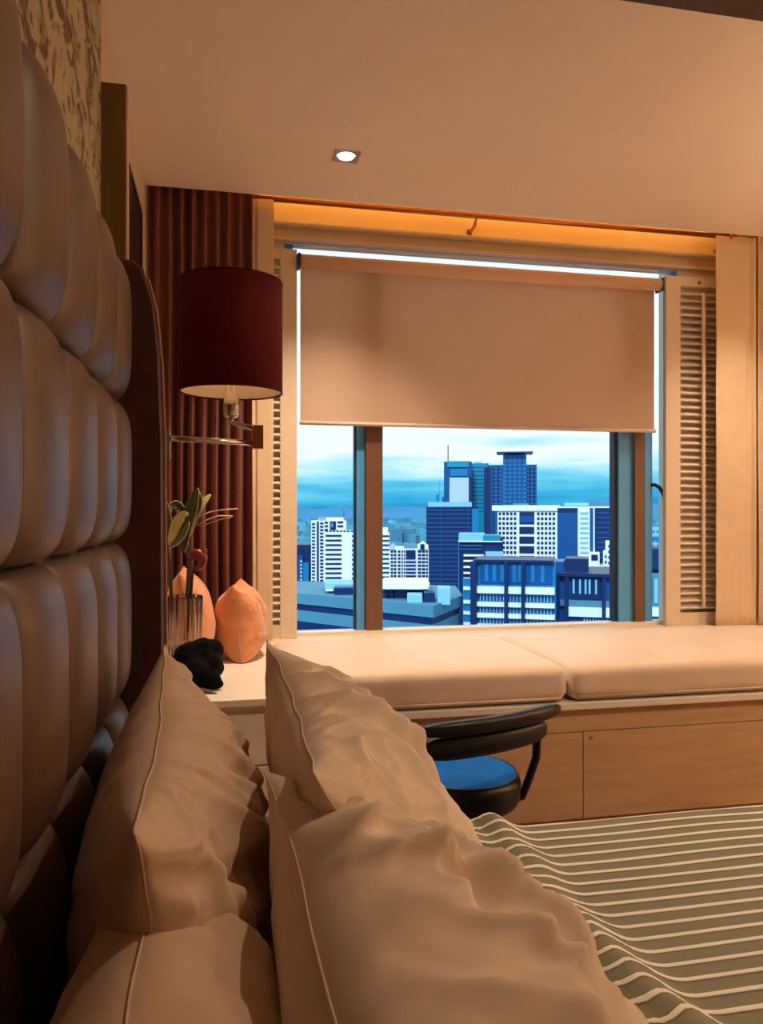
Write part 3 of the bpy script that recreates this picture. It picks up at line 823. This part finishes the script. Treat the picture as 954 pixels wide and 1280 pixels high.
for pts in ([(246, 648, 3.32), (262, 640, 3.33), (280, 637, 3.34), (297, 636, 3.35)], [(246, 657, 3.30), (258, 650, 3.30), (272, 645, 3.31), (291, 645, 3.31)], [(250, 658, 3.33), (264, 653, 3.33), (280, 648, 3.34), (290, 646, 3.34)]):
    tube('twig', [PW(*p) - pl.location for p in pts], [.0035, .003, .003, .0035], M_twig, pl, 6)
# curled glossy maroon flower head
fl = []
for k in range(26):
    a = k / 25 * 1.5 * 2 * PI
    fl.append(PW(248 + 8.5 * math.cos(a) * (1 - k / 60), 692 + 22 * (k / 25) - 6 + 5 * math.sin(a), 3.36) - pl.location)
tube('curled_bract', fl, [.010 + .010 * math.sin(PI * k / 25) for k in range(26)], M_petal, pl, 10)
tube('bract_stem', [PW(236, 790, 3.34) - pl.location, PW(240, 730, 3.35) - pl.location, PW(241, 715, 3.36) - pl.location, PW(244, 700, 3.36) - pl.location], .005, M_stem, pl, 8)

# black bundled cloth
def lump():
    c = W2(246, 838, 3.02)
    root = tag(empty('black_bundle', (c.x, c.y, .484)), 'black lumpy soft bundle lying on the white bedside top', 'bundle')
    bm = bmesh.new()
    blobs = [(222, 836, .050, 3.02), (238, 822, .060, 3.02), (254, 816, .058, 3.03), (266, 812, .042, 3.04), (262, 832, .055, 3.00), (272, 836, .030, 2.99), (264, 856, .038, 2.95), (273, 858, .022, 2.94), (244, 846, .060, 2.97), (228, 852, .050, 2.96), (255, 806, .030, 3.04)]
    for px, py, r, Y in blobs:
        p = W2(px, py, Y) - Vector(root.location); p.z = max(p.z, r * 1.04)
        bmesh.ops.create_icosphere(bm, subdivisions=3, radius=r, matrix=Matrix.Translation(p))
    me = bpy.data.meshes.new('tmp'); bm.to_mesh(me); bm.free()
    o = link('cloth', me, M_blackcloth, root)
    rm = o.modifiers.new('merge', 'REMESH'); rm.mode = 'VOXEL'; rm.voxel_size = .007; rm.use_smooth_shade = True
    sm = o.modifiers.new('soft', 'SMOOTH'); sm.iterations = 4; sm.factor = .5
    tx = bpy.data.textures.new('crumple', 'CLOUDS'); tx.noise_scale = .04
    dm = o.modifiers.new('crumple', 'DISPLACE'); dm.texture = tx; dm.strength = .016; dm.mid_level = .5
    o2 = tube('drawn_corner', [W2(254, 868, 2.90) - root.location, W2(263, 868, 2.885) - root.location, W2(271, 871, 2.875) - root.location], [.010, .012, .005], M_stem, root, 8)
    for v in o2.data.vertices: v.co.z = max(v.co.z, .003)
lump()

# orange scatter cushions in the corner
G2 = 'orange cushions in the bench corner'
pillow('scatter_cushion', .40, .40, .19, M_orange, 'orange silk cushion behind the glass vase, leaning on the left wall', 'cushion', G2,
       (-.185, .950), (-.075, .455), 3.50, 41, zmin=.489, wr=.004, nu=70, nv=70, pipe=.003)
pillow('scatter_cushion', .36, .37, .23, M_orange, 'orange silk cushion with upturned corner standing right of the glass vase', 'cushion', G2,
       (.065, .862), (.115, .430), 3.60, 47, zmin=.489, wr=.005, nu=80, nv=80, pipe=.002, yaw=R(-7), folds=((-.4, .9, -.2, .0, .02, .08), (.2, .5, .5, -.2, .014, .08)))

# =================================================================== SWING-ARM LAMP
lp = tag(empty('swing_arm_lamp', (-.112, 1.66, 1.30)), 'dark maroon drum shade lamp on a chrome swing arm fixed to the headboard', 'lamp')
LO = Vector(lp.location)
def lpo(name, bm, m, smooth=True, parent=None):
    for v in bm.verts: v.co -= LO
    return obj(name, bm, m, parent or lp, smooth)
SX, SY = .024, 1.95
zb, zt, sr = 1.448, 1.720, .1265
bm = bmesh.new(); n = 64; ro, ri = [], []
lists = [[bm.verts.new((SX + r * math.cos(2 * PI * k / n), SY + r * math.sin(2 * PI * k / n), z)) for k in range(n)] for r, z in ((sr, zb), (sr, zt), (sr - .003, zt), (sr - .003, zb))]
for a in range(2):
    A, B = lists[a], lists[a + 1]
    for k in range(n): bm.faces.new((A[k], A[(k + 1) % n], B[(k + 1) % n], B[k]))
A, B = lists[3], lists[0]
for k in range(n): bm.faces.new((A[k], A[(k + 1) % n], B[(k + 1) % n], B[k]))
sh = lpo('shade', bm, M_shade)
bm = bmesh.new()
A = [bm.verts.new((SX + (sr - .0035) * math.cos(2 * PI * k / n), SY + (sr - .0035) * math.sin(2 * PI * k / n), zb + .002)) for k in range(n)]
B = [bm.verts.new((SX + (sr - .0035) * math.cos(2 * PI * k / n), SY + (sr - .0035) * math.sin(2 * PI * k / n), zt - .002)) for k in range(n)]
for k in range(n): bm.faces.new((A[k], B[k], B[(k + 1) % n], A[(k + 1) % n]))
lpo('lining', bm, M_shadein, True, sh)
for zz in (zb, zt):
    lpo('rim', tube_bm(bmesh.new(), [(SX + (sr - .001) * math.cos(2 * PI * k / n), SY + (sr - .001) * math.sin(2 * PI * k / n), zz) for k in range(n + 1)], .0022, 6, False), M_shade, True, sh)
bm = bmesh.new()
for k in range(3):
    a = 2 * PI * k / 3 + .5
    tube_bm(bm, [(SX, SY, 1.535), (SX + (sr - .004) * math.cos(a), SY + (sr - .004) * math.sin(a), 1.535)], .002, 6)
lpo('spider', bm, M_chrome)
lpo('socket', tube_bm(bmesh.new(), [(SX, SY, 1.385), (SX, SY, 1.39), (SX, SY, 1.435), (SX, SY, 1.44), (SX, SY, 1.545)], [.014, .019, .019, .014, .014], 18), M_chrome)
bm = bmesh.new(); bmesh.ops.create_uvsphere(bm, u_segments=20, v_segments=14, radius=.030, matrix=Matrix.Translation((SX, SY, 1.585)))
lpo('bulb', bm, emat('bulb_glow', (1.0, .66, .36), BULB_E))
JX, JY = .080, 1.755
lpo('joint', box(bmesh.new(), JX - .012, JX + .012, JY - .012, JY + .012, 1.293, 1.345), M_bronze, False)
lpo('lower_arm', tube_bm(bmesh.new(), [(-.105, 1.672, 1.305), (JX, JY, 1.305)], .0065, 10), M_chrome)
lpo('upper_arm', tube_bm(bmesh.new(), [(JX, JY, 1.336), (SX, SY, 1.372), (SX, SY, 1.386)], .0065, 10), M_chrome)
lpo('wall_plate', box(bmesh.new(), -.118, -.106, 1.655, 1.70, 1.262, 1.322), M_chrome, False)

# =================================================================== CHAIR
ch = tag(empty('swivel_chair', (.735, 2.30, ZF), R(20)), 'round seated swivel chair with curved black backrest and blue seat top', 'chair')
lathe('seat', [(0, .335), (.150, .335), (.172, .342), (.182, .362), (.183, .408), (.178, .424), (.168, .431)], M_black, ch, n=56)
lathe('seat_top', [(.1705, .4295), (.160, .437), (.12, .441), (.05, .442), (0, .442)], M_blue, ch, n=56)
tube('seat_piping', [(.171 * math.cos(2 * PI * k / 40), .171 * math.sin(2 * PI * k / 40), .431) for k in range(41)], .004, M_black, ch, 8)
def backpad(name, rad, cx, cy, a0, a1, z0, z1, thick, tiltz=0.0):
    """curved padded bar around (cx, cy), angles measured from local -Y"""
    n = 30; m_ = 14; bm = bmesh.new(); rings = []
    for k in range(n + 1):
        t = k / n; a = a0 + (a1 - a0) * t
        e = (1 - abs(2 * t - 1) ** 6) ** .5 * .88 + .12
        ring = []
        for q in range(m_):
            b = 2 * PI * q / m_
            cr, sr_ = math.cos(b), math.sin(b)
            cr = math.copysign(abs(cr) ** .7, cr); sr_ = math.copysign(abs(sr_) ** .7, sr_)
            r_ = rad + thick / 2 * cr * e; z = (z0 + z1) / 2 + (z1 - z0) / 2 * sr_ * e + tiltz * (t - .5)
            ring.append(bm.verts.new((cx + r_ * math.sin(a), cy - r_ * math.cos(a), z)))
        rings.append(ring)
    for A, B in zip(rings, rings[1:]):
        for q in range(m_): bm.faces.new((A[q], A[(q + 1) % m_], B[(q + 1) % m_], B[q]))
    bm.faces.new(rings[0][::-1]); bm.faces.new(rings[-1])
    return obj(name, bm, M_black, ch, True)
br = backpad('backrest', .80, -.055, .53, R(-19.5), R(18), .634, .676, .042)
backpad('backrest_pad', .785, -.070, .53, R(-18), R(15.5), .568, .634, .048)
tube('back_post', [(.125, -.205, .60), (.140, -.185, .50), (.158, -.135, .42), (.158, -.105, .355), (.10, -.06, .325), (0, 0, .325)], .013, M_black, ch, 10)
tube('back_post', [(-.255, -.19, .60), (-.31, -.10, .595), (-.30, .02, .55), (-.22, .06, .40), (-.12, .03, .325), (0, 0, .325)], .008, M_chrome, ch, 10)
tube('arm_bar', [(-.26, -.19, .632), (-.36, -.12, .638), (-.40, .0, .638), (-.37, .10, .62)], .007, M_chrome, ch, 10)
lathe('pedestal', [(.06, .335), (.05, .322), (.026, .315), (.022, .10), (.032, .095), (.034, .065), (0, .062)], M_black, ch, n=24)
for k in range(5):
    a = 2 * PI * k / 5 + .5
    lg = tube('leg', [(.02 * math.cos(a), .02 * math.sin(a), .085), (.14 * math.cos(a), .14 * math.sin(a), .070), (.27 * math.cos(a), .27 * math.sin(a), .045)], [.018, .015, .011], M_black, ch, 10)
    lathe('glide', [(0, .0), (.016, .0), (.018, .02), (.010, .045), (0, .045)], M_black, lg, n=16, loc=(.265 * math.cos(a), .265 * math.sin(a), 0))

# =================================================================== THE CITY OUTSIDE
GZ = -105.0        # street level below the room
C_white = mat('city_white', (0.86, 0.90, 0.92), .7, noise_amt=.05, noise_scale=.05)
C_pale = mat('city_pale_teal', (0.24, 0.56, 0.72), .6, noise_amt=.1, noise_scale=.05)
C_grey = mat('city_blue_grey', (0.07, 0.25, 0.38), .7, noise_amt=.12, noise_scale=.1)
C_navy = mat('city_navy', (0.001, 0.022, 0.12), .4, noise_amt=.25, noise_scale=.06, spec=.35)
C_blue = mat('city_blue_glass', (0.002, 0.085, 0.33), .35, noise_amt=.3, noise_scale=.08, spec=.4)
C_mid = mat('city_mid_glass', (0.008, 0.21, 0.50), .35, noise_amt=.25, noise_scale=.08, spec=.4)
C_teal = mat('city_teal_glass', (0.01, 0.32, 0.48), .25, noise_amt=.25, noise_scale=.08, spec=.4)
C_lav = mat('city_lavender', (0.50, 0.60, 0.85), .5, noise_amt=.05, noise_scale=.1)
C_ground = mat('city_ground', (0.02, 0.17, 0.31), .9, noise_amt=.4, noise_scale=.02)  # blue of the distance haze mixed into the ground colour
C_far = mat('city_hazed_blocks', (0.09, 0.45, 0.66), .8, noise_amt=.5, noise_scale=.012)  # distance haze put into the block colour as lighter blue
C_hill = mat('city_hills', (0.015, 0.22, 0.45), .9, noise_amt=.25, noise_scale=.001)  # hills coloured blue in place of haze in the air
UNIT = {}
def unit(m):
    if m.name not in UNIT:
        me = bpy.data.meshes.new('block_' + m.name); bm = box(bmesh.new(), 0, 1, 0, 1, 0, 1)
        bmesh.ops.recalc_face_normals(bm, faces=bm.faces); bm.to_mesh(me); bm.free(); me.materials.append(m); UNIT[m.name] = me
    return UNIT[m.name]

class Tower:
    """a building whose front faces the hotel; facade pieces are given by where they appear in the view and kept at real size"""
    def __init__(s, name, label, pxm, dist, turn=0.0, cat='building'):
        u = (pxm - 477) / F; th = math.atan(u); s.dist = dist; s.pxm = pxm
        ang = YAW + th                                   # bearing to the right of +Y
        s.root = tag(empty(name, (math.sin(ang) * dist, math.cos(ang) * dist, GZ), -ang + turn), label, cat)
        s.sx = dist * math.cos(th) ** 2 / F; s.sz = dist * math.cos(th) / F
    def X(s, px): return (px - s.pxm) * s.sx
    def Z(s, py): return (640 - py) * s.sz + CAM_Z - GZ
    def add(s, name, x0, x1, y0, y1, m, proud=.3, deep=None, parent=None, ybase=0.0):
        """y0 is the upper, y1 the lower edge; None = down to the street"""
        o = bpy.data.objects.new(name, unit(m)); COL.objects.link(o)
        xa, xb = s.X(x0), s.X(x1); za = 0.0 if y1 is None else s.Z(y1); zb_ = s.Z(y0)
        o.parent = s.root
        o.location = (xa, ybase - proud, za); o.scale = (xb - xa, deep if deep else proud + .2, zb_ - za)
        return o
    def grid(s, name, rects, m, proud=.25):
        bm = bmesh.new()
        for x0, x1, y0, y1 in rects: box(bm, s.X(x0), s.X(x1), -proud, .3, s.Z(y1), s.Z(y0))
        o = obj(name, bm, m, s.root); o['kind'] = 'stuff'
        return o

def frange(a, b, st):
    r = []
    while a < b - 1e-6: r.append(a); a += st
    return r

# dark tower at the left jamb
t = Tower('office_tower', 'narrow dark navy tower at the left edge of the window', 378, 205)
t.add('body', 364, 389, 681, None, C_navy, 0, 18)
t.add('pilaster', 379, 386, 703, None, C_mid, 1.2)
t.add('pilaster', 372.5, 378.5, 694, None, C_blue, 1.0)
t.grid('windows', [(375, 378, y, y + 2.4) for y in frange(700, 792, 4.6)], C_pale, 1.2)

# white tower with banded front
t = Tower('white_tower', 'tall white tower with dark window bands beside the left mullion', 417, 300)
t.add('body', 389, 447, 664, None, C_white, 0, 22)
t.add('upper_block', 389, 433, 651, 664, C_white, 0, 18)
t.add('roof_house', 398, 431, 647, 651, C_white, -1, 12)
t.grid('windows', [(390, 394, y, y + 2) for y in frange(654, 742, 4.2)] + [(400.2, 404.3, y, y + 2.3) for y in frange(653, 742, 4.2)] + [(440, 443.5, y, y + 2.2) for y in frange(669, 728, 5.9)] +
       [(406, 410, y, y + 2.4) for y in (652, 656.5, 661)] + [(422, 429, y, y + 2.5) for y in (651.5, 656.5)] + [(x, x + 3, 663, 664.6) for x in frange(407, 444, 4.5)] + [(398, 408, 647.3, 648.5)], C_navy)
t.add('recess', 396.2, 398.6, 652, None, C_navy, .3)
t.add('plant_room', 412.5, 420, 651.5, 662, C_navy, .4)
t.add('plant_room', 413.5, 417, 653.5, 659, C_grey, .9)
for y in frange(668.5, 735, 5.85): t.add('window_band', 407, 427, y, y + 2.2, C_navy, .3)
t.add('mast', 429.7, 430.3, 637, 651, C_navy, 0, .5)

t = Tower('white_tower', 'white banded tower showing just right of the left mullion', 480, 312)
t.add('body', 470, 487, 667, None, C_white, 0, 20)
t.add('roof_house', 474, 485, 660, 667, C_white, -1, 12)
for y in frange(669, 726, 5.7): t.add('window_band', 470, 486.6, y, y + 2.0, C_navy, .3)

# apartment block with gables
t = Tower('apartment_block', 'small gabled apartment block between the left mullion and the dark blue tower', 511, 262)
t.add('body', 487, 536, 686, None, C_white, 0, 20)
t.add('roof_house', 505, 522, 681, 686, C_grey, -2, 10)
def gable(t, x0, x1, yb, yt, m):
    bm = bmesh.new(); pts = [(t.X(x0), t.Z(yb)), (t.X(x1), t.Z(yb)), (t.X(x1), t.Z((yb + yt) / 2)), (t.X((x0 + x1) / 2), t.Z(yt)), (t.X(x0), t.Z((yb + yt) / 2))]
    a = [bm.verts.new((x, -.4, z)) for x, z in pts]; b = [bm.verts.new((x, 5, z)) for x, z in pts]
    bm.faces.new(a); bm.faces.new(b[::-1])
    for k in range(5): bm.faces.new((a[k], a[(k + 1) % 5], b[(k + 1) % 5], b[k]))
    obj('gable', bm, m, t.root)
gable(t, 522, 535.5, 687, 676.5, C_white); gable(t, 487, 494, 687, 679, C_lav)
t.add('gable_window', 525.5, 530.5, 680, 686.5, C_navy, .9)
t.add('bay', 507.5, 519.5, 687.5, 727, C_navy, .3)
for y in frange(699.5, 728, 4.4): t.add('balcony', 507.5, 519.5, y, y + 1.8, C_lav, 1.0)
t.grid('windows', [(x, x + w, y, y + 2.6) for y in frange(688, 726, 4.4) for x, w in ((488.5, 3), (492.5, 3), (497.5, 3), (502, 1.8), (505, 1.6), (522.5, 4), (527.5, 4), (532.5, 2.5))], C_navy)

# low podium with roof plant in front
pd = tag(empty('podium_building', (0, 0, GZ)), 'low wide grey podium building with dark bands at the bottom of the window', 'building')
def polar(px, d):
    th = math.atan((px - 477) / F); ang = YAW + th
    return Vector((math.sin(ang) * d, math.cos(ang) * d, 0))
def zat(py, d, px): return (640 - py) / F * d * math.cos(math.atan((px - 477) / F)) + CAM_Z - GZ
foot = [polar(340, 132), polar(383, 126), polar(541, 110), polar(577, 124), polar(568, 140), polar(365, 150)]
def prism(name, pts, z0, z1, m, grow=0.0):
    c = sum(pts, Vector()) / len(pts); bm = bmesh.new()
    q = [p + (p - c).normalized() * grow for p in pts]
    a = [bm.verts.new((p.x, p.y, z0)) for p in q]; b = [bm.verts.new((p.x, p.y, z1)) for p in q]
    bm.faces.new(a); bm.faces.new(b)
    for k in range(len(q)): bm.faces.new((a[k], a[(k + 1) % len(q)], b[(k + 1) % len(q)], b[k]))
    return obj(name, bm, m, pd)
zc = lambda py: zat(py, 110, 541)
prism('body', foot, 0, zc(781.5), C_grey, .0)
prism('window_band', foot, zc(781.5), zc(772), C_navy, -.35)
prism('parapet', foot, zc(772), zc(757), C_grey, .2)
prism('window_band', foot, zc(812), zc(797), C_navy, .1)
zr = zc(757)
def roofbox(name, px0, px1, ya, yb, d, m, deep=4):
    u = ((px0 + px1) / 2 - 477) / F; th = math.atan(u); ang = YAW + th
    o = bpy.data.objects.new(name, unit(m)); COL.objects.link(o); o.parent = pd
    c = polar((px0 + px1) / 2, d); w = (px1 - px0) * d * math.cos(th) ** 2 / F
    z1 = zat(ya, d, (px0 + px1) / 2); z0 = max(zr - .3, zat(yb, d, (px0 + px1) / 2)) if yb else zr - .3
    r = Vector((math.cos(-ang), math.sin(-ang), 0))
    p = c - r * w / 2
    o.location = (p.x, p.y, z0); o.rotation_euler = (0, 0, -ang); o.scale = (w, deep, z1 - z0)
    return o
roofbox('canopy_roof', 478, 537, 729, 736.5, 117, C_white, 10)
for a, b in ((478, 484), (494, 508), (488, 491), (529, 533)): roofbox('column', a, b, 736, None, 119, C_navy, 5)
roofbox('wall', 478, 536, 737, None, 125, C_blue, 3)
roofbox('tank', 509, 528, 744, None, 113.5, C_pale, 4)
roofbox('tank', 547, 563, 736, None, 113.5, C_pale, 5)
roofbox('chiller', 530, 544, 741, None, 114, C_navy, 4)
roofbox('chiller', 536, 541, 734, None, 116, C_grey, 2)
roofbox('plant_screen', 418, 447, 735, None, 124, C_navy, 5)
roofbox('canopy_roof', 406, 447, 730, 735, 127, C_pale, 8)
roofbox('wall', 389, 405, 741, None, 128, C_mid, 6)
for y in (736, 742, 748): roofbox('louvre_band', 407, 417, y, y + 3, 126.5, C_white, 3)

# dark blue tower
t = Tower('glass_tower', 'broad dark blue glass tower with pale roof deck in the window middle', 565, 385)
t.add('body', 533, 598, 633.5, None, C_navy, 0, 26)
t.add('roof_deck', 535, 590, 627.5, 633.5, C_pale, -2, 18)
t.add('side_bay', 590, 598, 636, None, C_mid, .8)
t.add('mullion', 550.6, 551.6, 634, None, C_blue, .6)
t.add('mullion', 585, 585.8, 634, None, C_blue, .6)
for y in frange(637, 752, 5.4): t.add('floor_band', 534, 589.5, y, y + 1.5, C_blue, .4)
t.add('roof_plant', 545, 549, 618, 627.5, C_mid, -3, 4); t.add('roof_plant', 553, 560, 621, 627.5, C_blue, -3, 4)
t.add('mast', 548.7, 549.1, 600, 618, C_blue, -4, .4)

# twin tall towers further back
t = Tower('glass_tower', 'tall dark tower with white panel and rooftop mast', 572, 640)
t.add('body', 555, 590, 577, None, C_blue, 0, 22)
t.add('panel', 562, 586, 597, None, C_lav, 1.0)
t.add('crown', 559, 586, 576.5, 584, C_teal, 1.2)
t.add('crown_band', 563, 585, 586, 595, C_mid, 1.0)
t.add('reveal', 586.5, 590, 596, None, C_navy, 1.0)
t.add('mast', 559.4, 560.6, 555, 577, C_navy, -8, 1.0)
t = Tower('glass_tower', 'slim teal glass tower between the two tall dark towers', 600, 660)
t.add('body', 590, 611, 579, None, C_teal, 0, 20)
for y in frange(583, 640, 5): t.add('floor_band', 590.5, 605, y, y + 1.4, C_mid, .5)
t.add('roof_house', 592, 603, 577, 579, C_pale, -2, 8)
t = Tower('glass_tower', 'tall stepped blue tower crowned by a thin flat brim roof', 640, 630)
t.add('body', 609, 671, 581, None, C_blue, 0, 24)
t.add('reveal', 605, 613, 584, None, C_navy, 1.5)
t.add('front_bay', 629, 658, 569, None, C_mid, 4, 12)
t.add('brim_roof', 621, 666, 565.6, 567.2, C_blue, 10, 24)
t.add('neck', 631, 655, 567, 569, C_navy, 1)
for x in (633.5, 639.5, 645.5, 651.5): t.add('mullion', x, x + 2, 571, None, C_blue, 4.8)
for x in (616, 622, 662, 667): t.add('mullion', x, x + 1.6, 583, None, C_navy, .7)
for y in frange(573, 636, 5): t.add('floor_band', 629, 658, y, y + 1.2, C_blue, 4.5)
for y in frange(584, 636, 5): t.add('floor_band', 614, 628.5, y, y + 1.2, C_mid, .5)
for y in frange(584, 636, 5): t.add('floor_band', 658.5, 671, y, y + 1.2, C_mid, .5)

# white office block with dotted windows
t = Tower('office_block', 'wide white office block with small square windows and dark glass bays', 690, 425)
t.add('body', 621, 769, 633, None, C_white, 0, 30)
t.add('fascia', 614, 700, 631.5, 638.5, C_white, 1.0)
t.add('roof_house', 640, 660, 629, 632, C_grey, -4, 10); t.add('roof_house', 706, 736, 628.5, 632, C_pale, -4, 10)
for a, n_ in ((622.6, 5), (671.5, 5)):
    t.grid('windows', [(a + 4.85 * i, a + 4.85 * i + 3.1, 640.5 + 6.1 * j, 640.5 + 6.1 * j + 3.5) for i in range(n_) for j in range(10)], C_navy)
t.add('window_bay', 649, 668, 640, 655.5, C_navy, .3); t.add('window_band', 649.5, 667.5, 645, 653, C_blue, .5)
for y in (658.6, 670.8, 683, 695.2): t.add('window_bay', 649, 668, y, y + 9, C_navy, .3)
t.add('glass_bay', 697, 722, 635, None, C_navy, 1.2); t.add('bay_band', 698, 721.5, 641, None, C_blue, 1.4)
for y in frange(640, 702, 6.1): t.add('window_band', 725, 735.5, y, y + 2.8, C_pale, .4)
t.add('reveal', 737, 741, 635, None, C_blue, .3)
t.add('glass_bay', 743, 764.5, 635, 703, C_navy, 1.2)
for y in frange(640, 700, 6.1): t.add('floor_band', 745, 763, y, y + 1.8, C_blue, 1.4)
t.add('lower_wing', 735, 748, 689, None, C_white, 6); t.add('wing_window', 738, 746, 692, 699, C_navy, 6.4)

t = Tower('white_block', 'stepped white block in front of the right mullion', 763, 350)
t.add('body', 754, 775, 690, None, C_white, 0, 16); t.add('upper_block', 757, 775, 677, 690, C_white, 0, 14); t.add('top_block', 762, 775, 664, 677, C_white, 0, 10)
t.grid('windows', [(x, x + 2.6, y, y + 3.5) for x, yy in ((756, 694), (760.5, 681), (765.5, 668), (769, 668)) for y in frange(yy, 716, 7)], C_blue)

# mid-distance dark block with pale roof
t = Tower('office_block', 'dark mid-rise block with pale roof and white ledges before the dotted office', 601, 225)
t.add('body', 573, 629, 672, None, C_navy, 0, 20)
t.add('roof_band', 573.5, 606, 667, 676, C_pale, .8, 12); t.add('roof_band', 604, 625, 669, 676, C_teal, .9, 12)
t.add('ledge', 573, 628, 676, 677.4, C_white, 1.0)
t.add('floor_band', 575, 603, 681.5, 682.7, C_mid, .6); t.add('floor_band', 575, 603, 686, 687, C_mid, .6)
for y, b in ((693, 605), (700, 600), (707.5, 588), (715, 588), (722, 588)): t.add('ledge', 579.5, b, y, y + 2.3, C_white, .9)
t.add('penthouse', 607, 629, 689, 701, C_pale, 2.5)
t.add('side_wall', 573, 574.2, 678, None, C_mid, .7)

# front building with white ledges
t = Tower('terrace_building', 'blue glass building with white terrace ledges in the lower window middle', 640, 122, R(-4))
t.add('body', 590, 694, 702, None, C_mid, 0, 9)
t.add('roof_slab', 592, 692, 699.5, 702.5, C_navy, 1.0, 10)
t.add('roof_glass', 600, 690, 703, 729, C_blue, .35)
for x in (606, 616, 626, 641, 648, 664, 676): t.add('glass_light', x, x + 4.5, 706, 727, C_mid, .5)
for y0, y1 in ((733, 741.5), (752.5, 758), (766.5, 772), (780, 785)): t.add('ledge', 597, 693, y0, y1, C_white, 1.1)
for y0, y1 in ((743, 752), (759.5, 766), (773.5, 780)):
    t.add('window_band', 598, 692, y0, y1, C_blue, .3)
    t.grid('window_posts', [(x, x + .8, y0, y1) for x in frange(600, 692, 4.2)], C_pale, .45)
for x, w in ((589, 7.5), (631.5, 4.5), (652.5, 4.5)): t.add('pier', x, x + w, 702, None, C_navy, 1.8)
for y in (735, 752, 766, 780): t.add('side_ledge', 579, 588.5, y - 1, y + 3.5, C_white, .6)
t.add('side_wing', 578, 590, 724, None, C_mid, .3)

t = Tower('terrace_building', 'dark glazed building with white lower ledge beside the right mullion', 735, 133)
t.add('body', 693, 780, 720, None, C_blue, 0, 20)
t.add('roof_slab', 694, 778, 716.5, 720.5, C_navy, 1.2, 18)
t.add('roof_block', 706, 736, 700, 716.5, C_navy, -3, 8); t.add('roof_block', 690, 704, 704, 716.5, C_blue, -3, 8)
t.add('dark_glass', 714, 752, 722, 749, C_navy, .4)
for x in (716, 724, 731, 736, 744): t.add('glass_light', x, x + 2.4, 724, 742, C_pale, .6)
t.add('terrace', 700, 778, 750, 757.5, C_grey, .9)
t.add('ledge', 706, 778, 758, 770, C_white, 1.3)
t.add('window_band', 708, 778, 772.5, 786, C_blue, .4)
t.grid('window_posts', [(x, x + 1, 772.5, 786) for x in frange(730, 778, 3.6)], C_white, .6)
for x, w in ((694, 5), (706, 5), (752.5, 4.5)): t.add('pier', x, x + w, 721, None, C_navy, 1.9)

t = Tower('teal_block', 'teal building with dark roof band seen right of the right mullion', 826, 142)
t.add('body', 800, 850, 718, None, C_grey, 0, 18); t.add('roof_block', 798, 850, 688, 714, C_navy, -3, 12); t.add('roof_band', 800, 850, 672, 678, C_mid, -6, 8)
t.add('ledge', 800, 850, 759, 770, C_white, 1.0); t.add('window_band', 800, 850, 773, 792, C_blue, .4)
for x in (818, 826, 834): t.add('window_bay', x, x + 4.5, 724, 754, C_pale, .4)
t = Tower('pale_block', 'small pale block far behind the teal building at the right', 829, 330)
t.add('body', 815, 845, 660, None, C_pale, 0, 14)
t.grid('windows', [(x, x + 2.5, y, y + 3) for x in frange(816, 844, 5) for y in frange(663, 690, 6)], C_mid)

# street level, the low city out to the hills
tag(pyobj('city_ground', [(-14000, 30, GZ - .5), (16000, 30, GZ - .5), (16000, 15000, GZ - .5), (-14000, 15000, GZ - .5)], [(0, 1, 2, 3)], C_ground, smooth=False), 'haze-tinted blue street level of the city far below', 'ground', kind='structure')
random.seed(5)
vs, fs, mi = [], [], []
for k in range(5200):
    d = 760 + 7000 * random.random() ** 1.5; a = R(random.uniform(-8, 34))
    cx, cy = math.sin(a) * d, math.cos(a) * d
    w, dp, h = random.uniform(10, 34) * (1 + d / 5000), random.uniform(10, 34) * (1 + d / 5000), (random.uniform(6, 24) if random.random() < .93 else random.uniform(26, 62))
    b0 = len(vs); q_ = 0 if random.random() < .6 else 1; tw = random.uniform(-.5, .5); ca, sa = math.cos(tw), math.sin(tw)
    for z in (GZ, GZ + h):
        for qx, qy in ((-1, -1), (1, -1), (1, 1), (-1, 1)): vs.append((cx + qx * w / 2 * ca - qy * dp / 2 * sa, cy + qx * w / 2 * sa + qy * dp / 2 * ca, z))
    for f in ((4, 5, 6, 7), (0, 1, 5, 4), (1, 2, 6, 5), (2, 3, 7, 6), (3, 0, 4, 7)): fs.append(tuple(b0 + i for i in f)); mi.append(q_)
lc = tag(pyobj('low_city', vs, fs, C_far, smooth=False), 'countless low rooftops tinted haze blue spreading from the towers to the hills', 'rooftops', kind='stuff')
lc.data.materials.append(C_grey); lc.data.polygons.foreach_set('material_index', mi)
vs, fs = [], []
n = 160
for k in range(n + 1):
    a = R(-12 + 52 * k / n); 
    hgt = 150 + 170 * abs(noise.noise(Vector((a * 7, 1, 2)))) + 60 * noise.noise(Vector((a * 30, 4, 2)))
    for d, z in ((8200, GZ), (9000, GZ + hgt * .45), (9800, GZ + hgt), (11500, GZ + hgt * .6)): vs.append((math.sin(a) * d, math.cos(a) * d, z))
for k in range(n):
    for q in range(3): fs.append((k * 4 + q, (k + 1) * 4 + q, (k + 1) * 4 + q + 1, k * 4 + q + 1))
tag(pyobj('distant_hills', vs, fs, C_hill), 'low hills tinted haze blue along the horizon', 'hills', kind='structure')
